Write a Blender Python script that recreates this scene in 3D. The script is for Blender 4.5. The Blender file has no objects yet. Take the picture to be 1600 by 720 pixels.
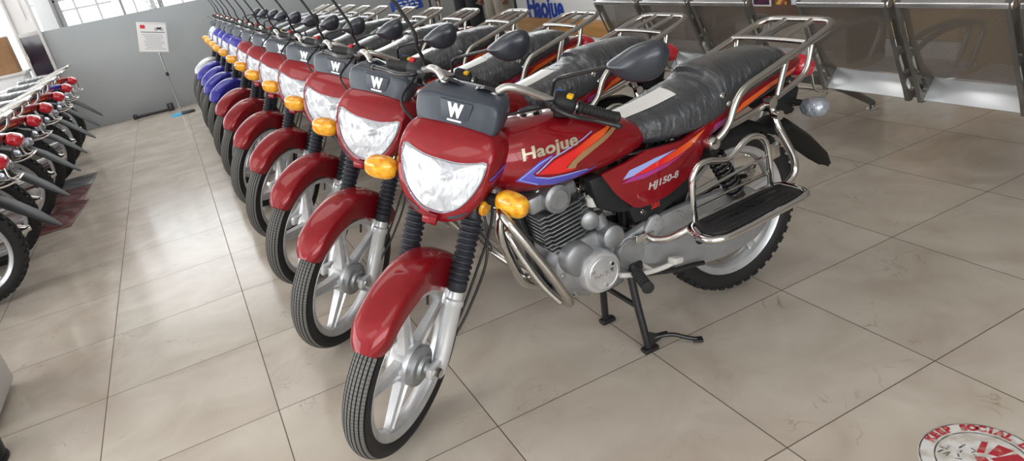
import bpy, bmesh, math, random
from mathutils import Vector, Matrix, Euler
from mathutils.bvhtree import BVHTree
from mathutils.geometry import tessellate_polygon

random.seed(7)
PI = math.pi
C = bpy.context.scene.collection
sc = bpy.context.scene

# ------------------------------------------------------------------ camera, world, light, exposure
cam = bpy.data.cameras.new('camera')
cam.sensor_width = 36.0
cam.lens = 36.0 * 1088.05 / 1600.0
cam.clip_start = 0.02
cam.clip_end = 200
camo = bpy.data.objects.new('camera', cam)
C.objects.link(camo)
RW = Matrix(((0.8790275, -0.44079424, -0.18168954), (-0.32782374, -0.28209953, -0.9016382), (0.34618239, 0.85212692, -0.39247606)))
right = Vector(RW[0]).normalized()
fwd = Vector(RW[2]).normalized()
up = right.cross(fwd)
M = Matrix.Identity(4)
for i in range(3):
    M[i][0] = right[i]; M[i][1] = up[i]; M[i][2] = -fwd[i]
M.translation = Vector((0.68095772, -1.716462, 1.41071783))
camo.matrix_world = M
sc.camera = camo

sc.view_settings.view_transform = 'Standard'
sc.view_settings.look = 'None'
sc.view_settings.gamma = 1.0
sc.view_settings.use_curve_mapping = False
sc.view_settings.exposure = 0.0

world = bpy.data.worlds.new('daylight')
sc.world = world
world.use_nodes = True
bg = world.node_tree.nodes['Background']
bg.inputs[0].default_value = (0.93, 0.97, 1.0, 1)
bg.inputs[1].default_value = 1.5


def area(name, loc, size, direction, power, color=(1, 1, 1)):
    l = bpy.data.lights.new(name, 'AREA')
    l.shape = 'RECTANGLE'; l.size = size[0]; l.size_y = size[1]
    l.energy = power; l.color = color
    o = bpy.data.objects.new(name, l); C.objects.link(o)
    o.location = loc
    o.rotation_euler = Vector(direction).to_track_quat('-Z', 'Y').to_euler()
    return o


# daylight coming in through the shop front (behind the photographer) and the side windows
area('shopfront_daylight', (-1.2, -5.8, 2.0), (7.0, 2.4), (0.0, 1, -0.12), 290, (0.95, 0.98, 1.0))
area('side_window_daylight', (-5.6, 3.0, 1.9), (10.0, 2.4), (1, 0, -0.12), 390, (0.95, 0.98, 1.0))
area('back_window_daylight', (-2.7, 9.2, 1.75), (3.2, 2.6), (0.25, -1, -0.1), 130, (0.97, 0.99, 1.0))
area('partition_window_daylight', (3.0, 9.22, 2.35), (7.6, 1.7), (0, -1, -0.3), 110, (0.97, 0.99, 1.0))
# ceiling fluorescent panels of the showroom
for ly in (-2.5, 1.8, 6.2):
    for lx in (-2.8, 1.0):
        area('ceiling_panel_light', (lx, ly, 3.36), (2.4, 1.2), (0, 0, -1), 17, (1.0, 0.96, 0.91))

# ------------------------------------------------------------------ materials
MATS = {}


def principled(name, col, rough=0.5, metal=0.0, coat=0.0, coat_rough=0.05, spec=0.5, trans=0.0, ior=1.45):
    m = bpy.data.materials.new(name)
    m.use_nodes = True
    b = m.node_tree.nodes['Principled BSDF']
    b.inputs['Base Color'].default_value = (*col, 1)
    b.inputs['Roughness'].default_value = rough
    b.inputs['Metallic'].default_value = metal
    b.inputs['Coat Weight'].default_value = coat
    b.inputs['Coat Roughness'].default_value = coat_rough
    b.inputs['Specular IOR Level'].default_value = spec
    b.inputs['Transmission Weight'].default_value = trans
    b.inputs['IOR'].default_value = ior
    MATS[name] = m
    return m


def nodes(m):
    return m.node_tree.nodes, m.node_tree.links, m.node_tree.nodes['Principled BSDF']


def add_noise(m, c1, c2, scale=8, detail=4, lo=0.35, hi=0.65, target='Base Color', coords='Object', stretch=None):
    N, L, b = nodes(m)
    tc = N.new('ShaderNodeTexCoord')
    nz = N.new('ShaderNodeTexNoise'); nz.inputs['Scale'].default_value = scale; nz.inputs['Detail'].default_value = detail
    src = tc.outputs[coords]
    if stretch:
        mp = N.new('ShaderNodeMapping'); mp.inputs['Scale'].default_value = stretch
        L.new(src, mp.inputs['Vector']); src = mp.outputs['Vector']
    L.new(src, nz.inputs['Vector'])
    cr = N.new('ShaderNodeValToRGB')
    cr.color_ramp.elements[0].position = lo; cr.color_ramp.elements[1].position = hi
    cr.color_ramp.elements[0].color = (*c1, 1); cr.color_ramp.elements[1].color = (*c2, 1)
    L.new(nz.outputs['Fac'], cr.inputs['Fac'])
    L.new(cr.outputs['Color'], b.inputs[target])
    return cr, nz


def add_bump(m, scale=60, strength=0.3, dist=0.002, coords='Object', stretch=None, coat=False, detail=3):
    N, L, b = nodes(m)
    tc = N.new('ShaderNodeTexCoord')
    nz = N.new('ShaderNodeTexNoise'); nz.inputs['Scale'].default_value = scale; nz.inputs['Detail'].default_value = detail
    src = tc.outputs[coords]
    if stretch:
        mp = N.new('ShaderNodeMapping'); mp.inputs['Scale'].default_value = stretch
        L.new(src, mp.inputs['Vector']); src = mp.outputs['Vector']
    L.new(src, nz.inputs['Vector'])
    bp = N.new('ShaderNodeBump'); bp.inputs['Strength'].default_value = strength; bp.inputs['Distance'].default_value = dist
    L.new(nz.outputs['Fac'], bp.inputs['Height'])
    L.new(bp.outputs['Normal'], b.inputs['Coat Normal' if coat else 'Normal'])


def paint(name, col, flake=0.25):
    m = principled(name, col, 0.42, flake, 0.7, 0.05, 0.3)
    add_noise(m, tuple(c * 0.93 for c in col), tuple(min(1, c * 1.06) for c in col), 40, 2)
    return m


RED = paint('red_metallic_paint', (0.255, 0.004, 0.010))
BLUE = paint('blue_metallic_paint', (0.022, 0.018, 0.30))
SILVER = paint('silver_metallic_paint', (0.55, 0.56, 0.57), 0.5)
CHROME = principled('chrome', (0.66, 0.655, 0.64), 0.09, 1.0)
ALLOY = principled('wheel_alloy', (0.62, 0.63, 0.65), 0.36, 0.65)
add_noise(ALLOY, (0.58, 0.59, 0.61), (0.66, 0.67, 0.69), 25, 3)
SLIDER = principled('silver_painted_fork', (0.66, 0.67, 0.69), 0.3, 0.45, 0.5)
CAST = principled('cast_aluminium', (0.32, 0.33, 0.345), 0.42, 0.7)
add_noise(CAST, (0.27, 0.28, 0.295), (0.37, 0.38, 0.395), 18, 5)
GREYP = principled('grey_painted_steel', (0.36, 0.37, 0.39), 0.4, 0.45, 0.3)
add_noise(GREYP, (0.33, 0.34, 0.36), (0.40, 0.41, 0.43), 10, 3)
BLACKM = principled('black_painted_metal', (0.012, 0.012, 0.014), 0.35, 0.0, 0.4)
BLACKP = principled('black_plastic', (0.014, 0.015, 0.017), 0.5, 0, 0, .05, .35)
add_bump(BLACKP, 300, 0.1, 0.0006)
SLATE = principled('slate_plastic', (0.040, 0.051, 0.070), 0.40, 0.0, 0.25, 0.3)
add_bump(SLATE, 500, 0.06, 0.0005)
RUBBER = principled('black_rubber', (0.014, 0.014, 0.015), 0.62)
add_bump(RUBBER, 120, 0.15, 0.001)
GAITER = principled('rubber_gaiter', (0.022, 0.024, 0.032), 0.5)
VINYL = principled('seat_vinyl_under_plastic', (0.030, 0.033, 0.039), 0.45, 0.0, 1.0, 0.22)
add_bump(VINYL, 16, 1.0, 0.03, stretch=(1.6, .45, .8), coat=True, detail=6)
add_bump(VINYL, 22, 0.5, 0.015, stretch=(1.6, .5, .8), detail=4)
GLASSM = principled('amber_lens', (0.95, 0.36, 0.01), 0.12, 0.0, 1.0)
add_noise(GLASSM, (0.82, 0.30, 0.006), (0.95, 0.52, 0.03), 45, 2, 0.4, 0.6)
add_bump(GLASSM, 70, 0.5, 0.004)
TAILR = principled('red_lens', (0.62, 0.012, 0.03), 0.12, 0.0, 1.0)
add_bump(TAILR, 60, 0.4, 0.003)
SMOKE = principled('wrapped_clear_lens', (0.42, 0.47, 0.55), 0.1, 0.55, 1.0, 0.05)
add_bump(SMOKE, 45, 0.9, 0.012)
REFL = principled('headlight_reflector', (0.80, 0.81, 0.83), 0.24, 0.5)
add_bump(REFL, 30, 0.9, 0.016, stretch=(1, 1, .35), detail=1)
PAPER = principled('white_paper', (0.80, 0.80, 0.78), 0.4, 0.0, 0.5, 0.12)
add_bump(PAPER, 9, 0.4, 0.01, coat=True)
WHITE = principled('white_print', (0.85, 0.85, 0.85), 0.4)
SILV = principled('silver_print', (0.72, 0.72, 0.73), 0.3, 0.5)
GOLD = principled('gold_chrome_emblem', (0.55, 0.49, 0.38), 0.3, 0.5)
STB = principled('blue_violet_decal', (0.09, 0.085, 0.52), 0.3, 0, 0.8)
STL = principled('pale_blue_decal', (0.33, 0.40, 0.80), 0.3, 0, 0.8)
STR = principled('red_orange_decal', (0.75, 0.03, 0.012), 0.3, 0, 0.8)
_N, _L, _b = nodes(STR)
_tc = _N.new('ShaderNodeTexCoord'); _sx = _N.new('ShaderNodeSeparateXYZ'); _L.new(_tc.outputs['Object'], _sx.inputs[0])
_mr = _N.new('ShaderNodeMapRange'); _mr.inputs[1].default_value = 0.62; _mr.inputs[2].default_value = 0.80
_mr2 = _N.new('ShaderNodeMapRange'); _mr2.inputs[1].default_value = 0.93; _mr2.inputs[2].default_value = 1.1
_a = _N.new('ShaderNodeMath'); _a.operation = 'LESS_THAN'; _a.inputs[1].default_value = 0.81
_mx = _N.new('ShaderNodeMix'); _L.new(_sx.outputs[0], _mr.inputs[0]); _L.new(_sx.outputs[0], _mr2.inputs[0]); _L.new(_sx.outputs[0], _a.inputs[0])
_L.new(_a.outputs[0], _mx.inputs[0]); _L.new(_mr2.outputs[0], _mx.inputs[2]); _L.new(_mr.outputs[0], _mx.inputs[3])
_cr = _N.new('ShaderNodeValToRGB'); _cr.color_ramp.elements[0].color = (0.72, 0.012, 0.012, 1); _cr.color_ramp.elements[1].color = (0.85, 0.17, 0.02, 1)
_L.new(_mx.outputs[0], _cr.inputs[0]); _L.new(_cr.outputs[0], _b.inputs['Base Color'])
STG = principled('tan_decal', (0.42, 0.25, 0.12), 0.3, 0.3, 0.8)
STP = principled('magenta_decal', (0.36, 0.03, 0.22), 0.3, 0, 0.8)
STO = principled('orange_decal', (0.80, 0.12, 0.012), 0.3, 0, 0.8)
YEL = principled('yellow_switch', (0.85, 0.48, 0.01), 0.4)
BLUSW = principled('blue_button', (0.02, 0.12, 0.55), 0.4)
REDSW = principled('red_switch', (0.5, 0.01, 0.02), 0.4)
CABLE = principled('black_cable', (0.01, 0.01, 0.011), 0.4)
OFFW = principled('off_white_plastic', (0.62, 0.62, 0.58), 0.4)
DIAL = principled('dial_glass', (0.02, 0.02, 0.025), 0.08, 0, 1.0)
STEEL = principled('polished_steel', (0.55, 0.53, 0.50), 0.22, 1.0)


def lens_mat():
    m = bpy.data.materials.new('clear_lens'); m.use_nodes = True
    N, L = m.node_tree.nodes, m.node_tree.links
    N.remove(N['Principled BSDF'])
    t = N.new('ShaderNodeBsdfTransparent'); t.inputs[0].default_value = (0.97, 0.98, 1, 1)
    g = N.new('ShaderNodeBsdfGlossy'); g.inputs['Roughness'].default_value = 0.05
    f = N.new('ShaderNodeLayerWeight'); f.inputs['Blend'].default_value = 0.25
    mx = N.new('ShaderNodeMixShader')
    pw = N.new('ShaderNodeMath'); pw.operation = 'POWER'; pw.inputs[1].default_value = 3.0; L.new(f.outputs['Facing'], pw.inputs[0])
    ma = N.new('ShaderNodeMath'); ma.operation = 'MULTIPLY_ADD'; ma.inputs[1].default_value = 0.55; ma.inputs[2].default_value = 0.04; L.new(pw.outputs[0], ma.inputs[0])
    L.new(ma.outputs[0], mx.inputs[0]); L.new(t.outputs[0], mx.inputs[1]); L.new(g.outputs[0], mx.inputs[2])
    L.new(mx.outputs[0], N['Material Output'].inputs[0])
    return m


LENS = lens_mat()


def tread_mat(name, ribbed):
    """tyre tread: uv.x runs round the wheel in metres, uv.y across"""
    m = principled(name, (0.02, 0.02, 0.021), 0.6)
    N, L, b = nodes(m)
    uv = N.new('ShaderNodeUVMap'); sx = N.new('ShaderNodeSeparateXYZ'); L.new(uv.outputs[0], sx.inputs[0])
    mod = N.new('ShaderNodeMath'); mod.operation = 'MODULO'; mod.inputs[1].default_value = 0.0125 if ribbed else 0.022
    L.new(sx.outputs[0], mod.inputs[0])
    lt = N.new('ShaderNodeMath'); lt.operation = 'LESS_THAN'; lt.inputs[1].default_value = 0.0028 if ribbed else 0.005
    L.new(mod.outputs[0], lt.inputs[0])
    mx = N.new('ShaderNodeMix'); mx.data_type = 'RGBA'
    mx.inputs[6].default_value = (0.15, 0.147, 0.14, 1) if ribbed else (0.03, 0.03, 0.03, 1)  # ribbed grey: skylight sheen put into the colour, along with release-agent wear
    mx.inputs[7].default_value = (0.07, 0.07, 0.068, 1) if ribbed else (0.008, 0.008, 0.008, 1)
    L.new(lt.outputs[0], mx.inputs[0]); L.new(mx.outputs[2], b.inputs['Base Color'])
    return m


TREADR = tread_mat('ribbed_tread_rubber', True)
TREADK = tread_mat('block_tread_rubber', False)

# ------------------------------------------------------------------ mesh helpers


def catmull(pts, k=6, closed=False):
    P = [Vector(p) for p in pts]
    n = len(P)
    if n < 3 or k <= 1:
        return P
    out = []
    seg = n if closed else n - 1
    for i in range(seg):
        if closed:
            p0, p1, p2, p3 = P[(i - 1) % n], P[i], P[(i + 1) % n], P[(i + 2) % n]
        else:
            p1, p2 = P[i], P[i + 1]
            p0 = P[i - 1] if i > 0 else p1 * 2 - p2
            p3 = P[i + 2] if i + 2 < n else p2 * 2 - p1
        for j in range(k):
            t = j / k
            out.append(0.5 * ((2 * p1) + (p2 - p0) * t + (2 * p0 - 5 * p1 + 4 * p2 - p3) * t * t + (3 * p1 - p0 - 3 * p2 + p3) * t ** 3))
    if not closed:
        out.append(P[-1])
    return out


class MB:
    def __init__(s):
        s.bm = bmesh.new()
        s.uv = s.bm.loops.layers.uv.new('UVMap')

    def verts(s, pts):
        return [s.bm.verts.new(p) for p in pts]

    def face(s, vs, mi=0):
        try:
            f = s.bm.faces.new(vs); f.material_index = mi; f.smooth = True
            return f
        except ValueError:
            return None

    def loft(s, rings, closed=True, caps=(True, True), mi=0, loop=False):
        R = [s.verts(r) for r in rings]
        n = len(R[0])
        m = len(R)
        for i in range(m if loop else m - 1):
            a, b = R[i], R[(i + 1) % m]
            for j in range(n if closed else n - 1):
                s.face((a[j], a[(j + 1) % n], b[(j + 1) % n], b[j]), mi)
        if closed and not loop:
            if caps[0]: s.face(list(reversed(R[0])), mi)
            if caps[1]: s.face(R[-1], mi)
        return s

    def tube(s, pts, r, n=10, k=6, closed=False, mi=0, flat=1.0):
        P = catmull(pts, k, closed)
        m = len(P)
        rr = r if isinstance(r, (list, tuple)) else None
        rings = []
        T = []
        for i in range(m):
            if closed:
                t = P[(i + 1) % m] - P[i - 1]
            else:
                t = P[min(i + 1, m - 1)] - P[max(i - 1, 0)]
            T.append(t.normalized())
        ref = Vector((0, 0, 1)) if abs(T[0].z) < 0.9 else Vector((0, 1, 0))
        nrm = (ref - T[0] * ref.dot(T[0])).normalized()
        for i in range(m):
            nrm = (nrm - T[i] * nrm.dot(T[i])).normalized()
            bn = T[i].cross(nrm)
            if rr:
                u = i / max(1, m - 1) * (len(rr) - 1); a = int(min(u, len(rr) - 2)); q = rr[a] + (rr[a + 1] - rr[a]) * (u - a)
            else:
                q = r
            rings.append([P[i] + nrm * q * math.cos(2 * PI * j / n) + bn * q * flat * math.sin(2 * PI * j / n) for j in range(n)])
        s.loft(rings, True, (True, True), mi, loop=closed)
        return s

    def rod(s, a, b, r, n=10, r2=None, mi=0):
        return s.tube([a, b], [r, r if r2 is None else r2], n, 1, mi=mi)

    def box(s, c, size, rot=None, bevel=0.0, mi=0, seg=2):
        bm2 = bmesh.new()
        bmesh.ops.create_cube(bm2, size=1)
        for v in bm2.verts:
            v.co = Vector((v.co.x * size[0], v.co.y * size[1], v.co.z * size[2]))
        if bevel > 0:
            bmesh.ops.bevel(bm2, geom=bm2.edges[:], offset=bevel, segments=seg, profile=0.5, affect='EDGES')
        Rm = rot.to_matrix() if isinstance(rot, Euler) else (rot if rot is not None else Matrix.Identity(3))
        s.merge(bm2, Matrix.Translation(Vector(c)) @ Rm.to_4x4(), mi)
        return s

    def merge(s, bm2, mat=None, mi=None):
        d = {}
        for v in bm2.verts:
            d[v] = s.bm.verts.new(mat @ v.co if mat is not None else v.co)
        for f in bm2.faces:
            s.face([d[v] for v in f.verts], f.material_index if mi is None else mi)
        bm2.free()

    def prism(s, poly, y0, y1, bevel=0.0, mi=0, axis='y'):
        """polygon in (x,z) extruded along y (axis 'y'), in (y,z) along x, or in (x,y) along z"""
        bm2 = bmesh.new()
        f3 = {'y': lambda a, b, h: (a, h, b), 'x': lambda a, b, h: (h, a, b), 'z': lambda a, b, h: (a, b, h)}[axis]
        A = [bm2.verts.new(f3(p[0], p[1], y0)) for p in poly]
        B = [bm2.verts.new(f3(p[0], p[1], y1)) for p in poly]
        n = len(poly)
        bm2.faces.new(A); bm2.faces.new(list(reversed(B)))
        for i in range(n):
            bm2.faces.new((A[i], B[i], B[(i + 1) % n], A[(i + 1) % n]))
        bmesh.ops.recalc_face_normals(bm2, faces=bm2.faces[:])
        if bevel > 0:
            bmesh.ops.bevel(bm2, geom=bm2.edges[:], offset=bevel, segments=2, profile=0.5, affect='EDGES')
        s.merge(bm2, None, mi)
        return s

    def lathe(s, prof, origin, axis=(0, 1, 0), n=48, mi=None, closed=False, caps=False):
        """prof: list of (radius, height along axis[, material index])"""
        ax = Vector(axis).normalized()
        ref = Vector((1, 0, 0)) if abs(ax.x) < 0.9 else Vector((0, 0, 1))
        u = (ref - ax * ref.dot(ax)).normalized(); w = ax.cross(u)
        o = Vector(origin)
        rings = []
        for p in prof:
            rings.append(s.verts([o + ax * p[1] + (u * math.cos(2 * PI * j / n) + w * math.sin(2 * PI * j / n)) * p[0] for j in range(n)]))
        m = len(prof)
        acc = 0
        for i in range(m if closed else m - 1):
            a, b = rings[i], rings[(i + 1) % m]
            mi_ = mi if mi is not None else (prof[i][2] if len(prof[i]) > 2 else 0)
            for j in range(n):
                j2 = (j + 1) % n
                f = s.face((a[j], a[j2], b[j2], b[j]), mi_)
                if f:
                    us = (j, j + 1, j + 1, j)
                    vv = (0, 0, 1, 1)
                    for l, uu, v_ in zip(f.loops, us, vv):
                        l[s.uv].uv = (uu * 2 * PI * 0.3 / n, acc + v_ * 0.01)
            acc += 0.01
        if caps:
            s.face(list(reversed(rings[0])), mi or 0); s.face(rings[-1], mi or 0)
        return s

    def ellipsoid(s, c, r, rot=None, mi=0, u=20, v=12, power=1.0):
        bm2 = bmesh.new()
        bmesh.ops.create_uvsphere(bm2, u_segments=u, v_segments=v, radius=1)
        for vt in bm2.verts:
            q = vt.co
            q = Vector([math.copysign(abs(x) ** power, x) for x in q])
            vt.co = Vector((q.x * r[0], q.y * r[1], q.z * r[2]))
        Rm = rot.to_matrix() if rot is not None else Matrix.Identity(3)
        s.merge(bm2, Matrix.Translation(Vector(c)) @ Rm.to_4x4(), mi)
        return s

    def panel(s, poly, fn, thick=0.004, grid=0.02, mi=0, flip=False):
        """polygon in 2d, cut on a grid and laid on fn(a,b)->(point, outward normal)"""
        bm2 = flat_grid(poly, grid)
        if bm2 is None: return s
        front, back = {}, {}
        for v in bm2.verts:
            r = fn(v.co.x, v.co.y)
            if r is None:
                continue
            p, nn = r
            front[v] = s.bm.verts.new(Vector(p)); 
            if thick: back[v] = s.bm.verts.new(Vector(p) - Vector(nn) * thick)
        for f in bm2.faces:
            if all(v in front for v in f.verts):
                s.face([front[v] for v in f.verts], mi)
                if thick: s.face([back[v] for v in reversed(f.verts)], mi)
        if thick:
            for e in bm2.edges:
                if len(e.link_faces) == 1 and all(v in front for v in e.verts):
                    a, b = e.verts
                    s.face((front[a], front[b], back[b], back[a]), mi)
        bm2.free()
        return s

    def transform(s, fn):
        for v in s.bm.verts:
            v.co = fn(v.co)
        return s

    def bvh(s):
        s.bm.normal_update()
        return BVHTree.FromBMesh(s.bm)

    def build(s, name, mats, parent=None, fix=True, sharp=38, steer=False, keep=False):
        if steer:
            s.transform(ST)
        if fix:
            bmesh.ops.recalc_face_normals(s.bm, faces=s.bm.faces[:])
        me = bpy.data.meshes.new(name)
        s.bm.to_mesh(me)
        if not keep: s.bm.free()
        if not isinstance(mats, (list, tuple)): mats = [mats]
        for m in mats: me.materials.append(m)
        me.set_sharp_from_angle(angle=math.radians(sharp))
        o = bpy.data.objects.new(name, me)
        C.objects.link(o)
        if parent is not None: o.parent = parent
        return o


def flat_grid(poly, grid):
    bm2 = bmesh.new()
    if isinstance(poly, bmesh.types.BMesh):
        bm2 = poly
    else:
        tri = tessellate_polygon([[Vector((p[0], p[1], 0)) for p in poly]])
        vs = [bm2.verts.new((p[0], p[1], 0)) for p in poly]
        for t in tri:
            try: bm2.faces.new([vs[i] for i in t])
            except ValueError: pass
    xs = [v.co.x for v in bm2.verts]; ys = [v.co.y for v in bm2.verts]
    if not xs: return None
    for ax, (lo, hi) in enumerate(((min(xs), max(xs)), (min(ys), max(ys)))):
        k = int((hi - lo) / grid)
        for i in range(1, k + 1):
            co = lo + i * (hi - lo) / (k + 1)
            no = Vector((1, 0, 0)) if ax == 0 else Vector((0, 1, 0))
            bmesh.ops.bisect_plane(bm2, geom=bm2.verts[:] + bm2.edges[:] + bm2.faces[:], plane_co=no * co, plane_no=no, dist=1e-6)
    return bm2


def text_bm(txt, size=1.0, bold=0.0, shear=0.0, extrude=0.0, align='CENTER', space=1.0):
    cu = bpy.data.curves.new('lettering', 'FONT')
    cu.body = txt; cu.size = size; cu.offset = bold; cu.shear = shear; cu.extrude = extrude
    cu.align_x = align; cu.align_y = 'CENTER'; cu.space_character = space; cu.resolution_u = 3
    o = bpy.data.objects.new('lettering', cu)
    C.objects.link(o)
    bpy.context.view_layer.update()
    dg = bpy.context.evaluated_depsgraph_get()
    me = bpy.data.meshes.new_from_object(o.evaluated_get(dg))
    bm = bmesh.new(); bm.from_mesh(me)
    bpy.data.objects.remove(o); bpy.data.curves.remove(cu); bpy.data.meshes.remove(me)
    for f in bm.faces: f.material_index = 0
    return bm


def flat_text(mb, txt, size, origin, xdir, zdir, bold=0.0, shear=0.0, extrude=0.0, align='CENTER', sx=1.0, mi=0):
    bm = text_bm(txt, size, bold, shear, extrude, align)
    X = Vector(xdir).normalized(); Z = Vector(zdir).normalized(); Nn = X.cross(Z)
    mt = Matrix.Identity(4)
    for i in range(3):
        mt[i][0] = X[i] * sx; mt[i][1] = Z[i]; mt[i][2] = Nn[i]
    mt.translation = Vector(origin)
    mb.merge(bm, mt, mi)
    return mb


def ray_side(bvh, sign=-1, off=0.0012, far=0.6):
    """fn for panel(): (x,z) shot along y onto a surface; sign -1 = from the left (near) side"""
    def fn(x, z):
        h = bvh.ray_cast(Vector((x, sign * far, z)), Vector((0, -sign, 0)))
        if h[0] is None: return None
        n = h[1]
        if n.y * sign < 0: n = -n
        return h[0] + n * off, n
    return fn


def ray_front(bvh, off=0.0012):
    def fn(y, z):
        h = bvh.ray_cast(Vector((-0.5, y, z)), Vector((1, 0, 0)))
        if h[0] is None: return None
        n = h[1]
        if n.x > 0: n = -n
        return h[0] + n * off, n
    return fn


def ray_top(bvh, off=0.0015):
    def fn(x, y):
        h = bvh.ray_cast(Vector((x, y, 2)), Vector((0, 0, -1)))
        if h[0] is None: return None
        n = h[1]
        if n.z < 0: n = -n
        return h[0] + n * off, n
    return fn


def thing(name, label, cat, loc=(0, 0, 0), rotz=0.0, group=None):
    o = bpy.data.objects.new(name, None); C.objects.link(o)
    o.empty_display_size = 0.1
    o.location = loc; o.rotation_euler = (0, 0, rotz)
    o['label'] = label; o['category'] = cat
    if group: o['group'] = group
    return o


def tag(o, label, cat, group=None):
    o['label'] = label; o['category'] = cat
    if group: o['group'] = group
    return o


def struct(o):
    o['kind'] = 'structure'
    return o


# ------------------------------------------------------------------ the setting
def floor_material():
    m = principled('polished_beige_tile', (0.55, 0.48, 0.41), 0.14, 0.0, 0.0, 0.05, 0.33)
    N, L, b = nodes(m)
    tc = N.new('ShaderNodeTexCoord')
    sx = N.new('ShaderNodeSeparateXYZ'); L.new(tc.outputs['Object'], sx.inputs[0])

    def line(out):
        a = N.new('ShaderNodeMath'); a.operation = 'DIVIDE'; a.inputs[1].default_value = 0.6; L.new(out, a.inputs[0])
        r = N.new('ShaderNodeMath'); r.operation = 'ROUND'; L.new(a.outputs[0], r.inputs[0])
        d = N.new('ShaderNodeMath'); d.operation = 'SUBTRACT'; L.new(a.outputs[0], d.inputs[0]); L.new(r.outputs[0], d.inputs[1])
        q = N.new('ShaderNodeMath'); q.operation = 'ABSOLUTE'; L.new(d.outputs[0], q.inputs[0])
        l = N.new('ShaderNodeMath'); l.operation = 'LESS_THAN'; l.inputs[1].default_value = 0.0030; L.new(q.outputs[0], l.inputs[0])
        return l.outputs[0], r.outputs[0]

    def cell(out):
        a = N.new('ShaderNodeMath'); a.operation = 'DIVIDE'; a.inputs[1].default_value = 0.6; L.new(out, a.inputs[0])
        f = N.new('ShaderNodeMath'); f.operation = 'FLOOR'; L.new(a.outputs[0], f.inputs[0])
        return f.outputs[0]
    lx, _ = line(sx.outputs[0]); ly, _ = line(sx.outputs[1])
    g = N.new('ShaderNodeMath'); g.operation = 'MAXIMUM'; L.new(lx, g.inputs[0]); L.new(ly, g.inputs[1])
    cb = N.new('ShaderNodeCombineXYZ'); L.new(cell(sx.outputs[0]), cb.inputs[0]); L.new(cell(sx.outputs[1]), cb.inputs[1])
    wn = N.new('ShaderNodeTexWhiteNoise'); wn.noise_dimensions = '3D'; L.new(cb.outputs[0], wn.inputs['Vector'])
    # offset the marble per tile
    off = N.new('ShaderNodeVectorMath'); off.operation = 'MULTIPLY_ADD'
    L.new(wn.outputs['Color'], off.inputs[0]); off.inputs[1].default_value = (9, 9, 9); L.new(tc.outputs['Object'], off.inputs[2])
    n1 = N.new('ShaderNodeTexNoise'); n1.inputs['Scale'].default_value = 3.2; n1.inputs['Detail'].default_value = 6; n1.inputs['Distortion'].default_value = 0.8
    L.new(off.outputs[0], n1.inputs['Vector'])
    c1 = N.new('ShaderNodeValToRGB')
    c1.color_ramp.elements[0].position = 0.3; c1.color_ramp.elements[0].color = (0.43, 0.37, 0.31, 1)
    c1.color_ramp.elements[1].position = 0.7; c1.color_ramp.elements[1].color = (0.56, 0.505, 0.44, 1)
    L.new(n1.outputs['Fac'], c1.inputs['Fac'])
    # thin veins
    n2 = N.new('ShaderNodeTexNoise'); n2.inputs['Scale'].default_value = 4.5; n2.inputs['Detail'].default_value = 5; n2.inputs['Distortion'].default_value = 1.6
    L.new(off.outputs[0], n2.inputs['Vector'])
    v1 = N.new('ShaderNodeMath'); v1.operation = 'SUBTRACT'; v1.inputs[1].default_value = 0.5; L.new(n2.outputs['Fac'], v1.inputs[0])
    v2 = N.new('ShaderNodeMath'); v2.operation = 'ABSOLUTE'; L.new(v1.outputs[0], v2.inputs[0])
    v3 = N.new('ShaderNodeMapRange'); v3.inputs[1].default_value = 0.0; v3.inputs[2].default_value = 0.010; v3.inputs[3].default_value = 1; v3.inputs[4].default_value = 0
    L.new(v2.outputs[0], v3.inputs[0])
    n3 = N.new('ShaderNodeTexNoise'); n3.inputs['Scale'].default_value = 5.5; n3.inputs['Detail'].default_value = 2
    L.new(off.outputs[0], n3.inputs['Vector'])
    v4 = N.new('ShaderNodeMapRange'); v4.inputs[1].default_value = 0.55; v4.inputs[2].default_value = 0.70; v4.inputs[3].default_value = 0; v4.inputs[4].default_value = 0.8
    L.new(n3.outputs['Fac'], v4.inputs[0])
    v5 = N.new('ShaderNodeMath'); v5.operation = 'MULTIPLY'; L.new(v3.outputs[0], v5.inputs[0]); L.new(v4.outputs[0], v5.inputs[1])
    mv = N.new('ShaderNodeMix'); mv.data_type = 'RGBA'; mv.inputs[7].default_value = (0.30, 0.22, 0.15, 1)
    L.new(v5.outputs[0], mv.inputs[0]); L.new(c1.outputs[0], mv.inputs[6])
    mx = N.new('ShaderNodeMix'); mx.data_type = 'RGBA'; mx.inputs[7].default_value = (0.10, 0.075, 0.055, 1)
    L.new(g.outputs[0], mx.inputs[0]); L.new(mv.outputs[2], mx.inputs[6])
    L.new(mx.outputs[2], b.inputs['Base Color'])
    rr = N.new('ShaderNodeMapRange'); rr.inputs[3].default_value = 0.17; rr.inputs[4].default_value = 0.7
    L.new(g.outputs[0], rr.inputs[0]); L.new(rr.outputs[0], b.inputs['Roughness'])
    return m


mb = MB(); mb.box((1.5, 2.5, -0.05), (15, 17.4, 0.1)); struct(mb.build('floor', floor_material()))
CEIL = principled('white_ceiling_paint', (0.78, 0.78, 0.77), 0.7)
add_noise(CEIL, (0.75, 0.75, 0.74), (0.80, 0.80, 0.79), 3)
mb = MB(); mb.box((1.5, 2.5, 3.45), (15, 17.4, 0.1)); struct(mb.build('ceiling', CEIL))
WALLR = principled('warm_grey_wall_paint', (0.36, 0.31, 0.27), 0.6)
add_noise(WALLR, (0.34, 0.29, 0.25), (0.38, 0.33, 0.29), 2)
mb = MB(); mb.box((9.05, 2.5, 1.7), (0.1, 17.4, 3.4)); struct(mb.build('wall_right', WALLR))

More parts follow.
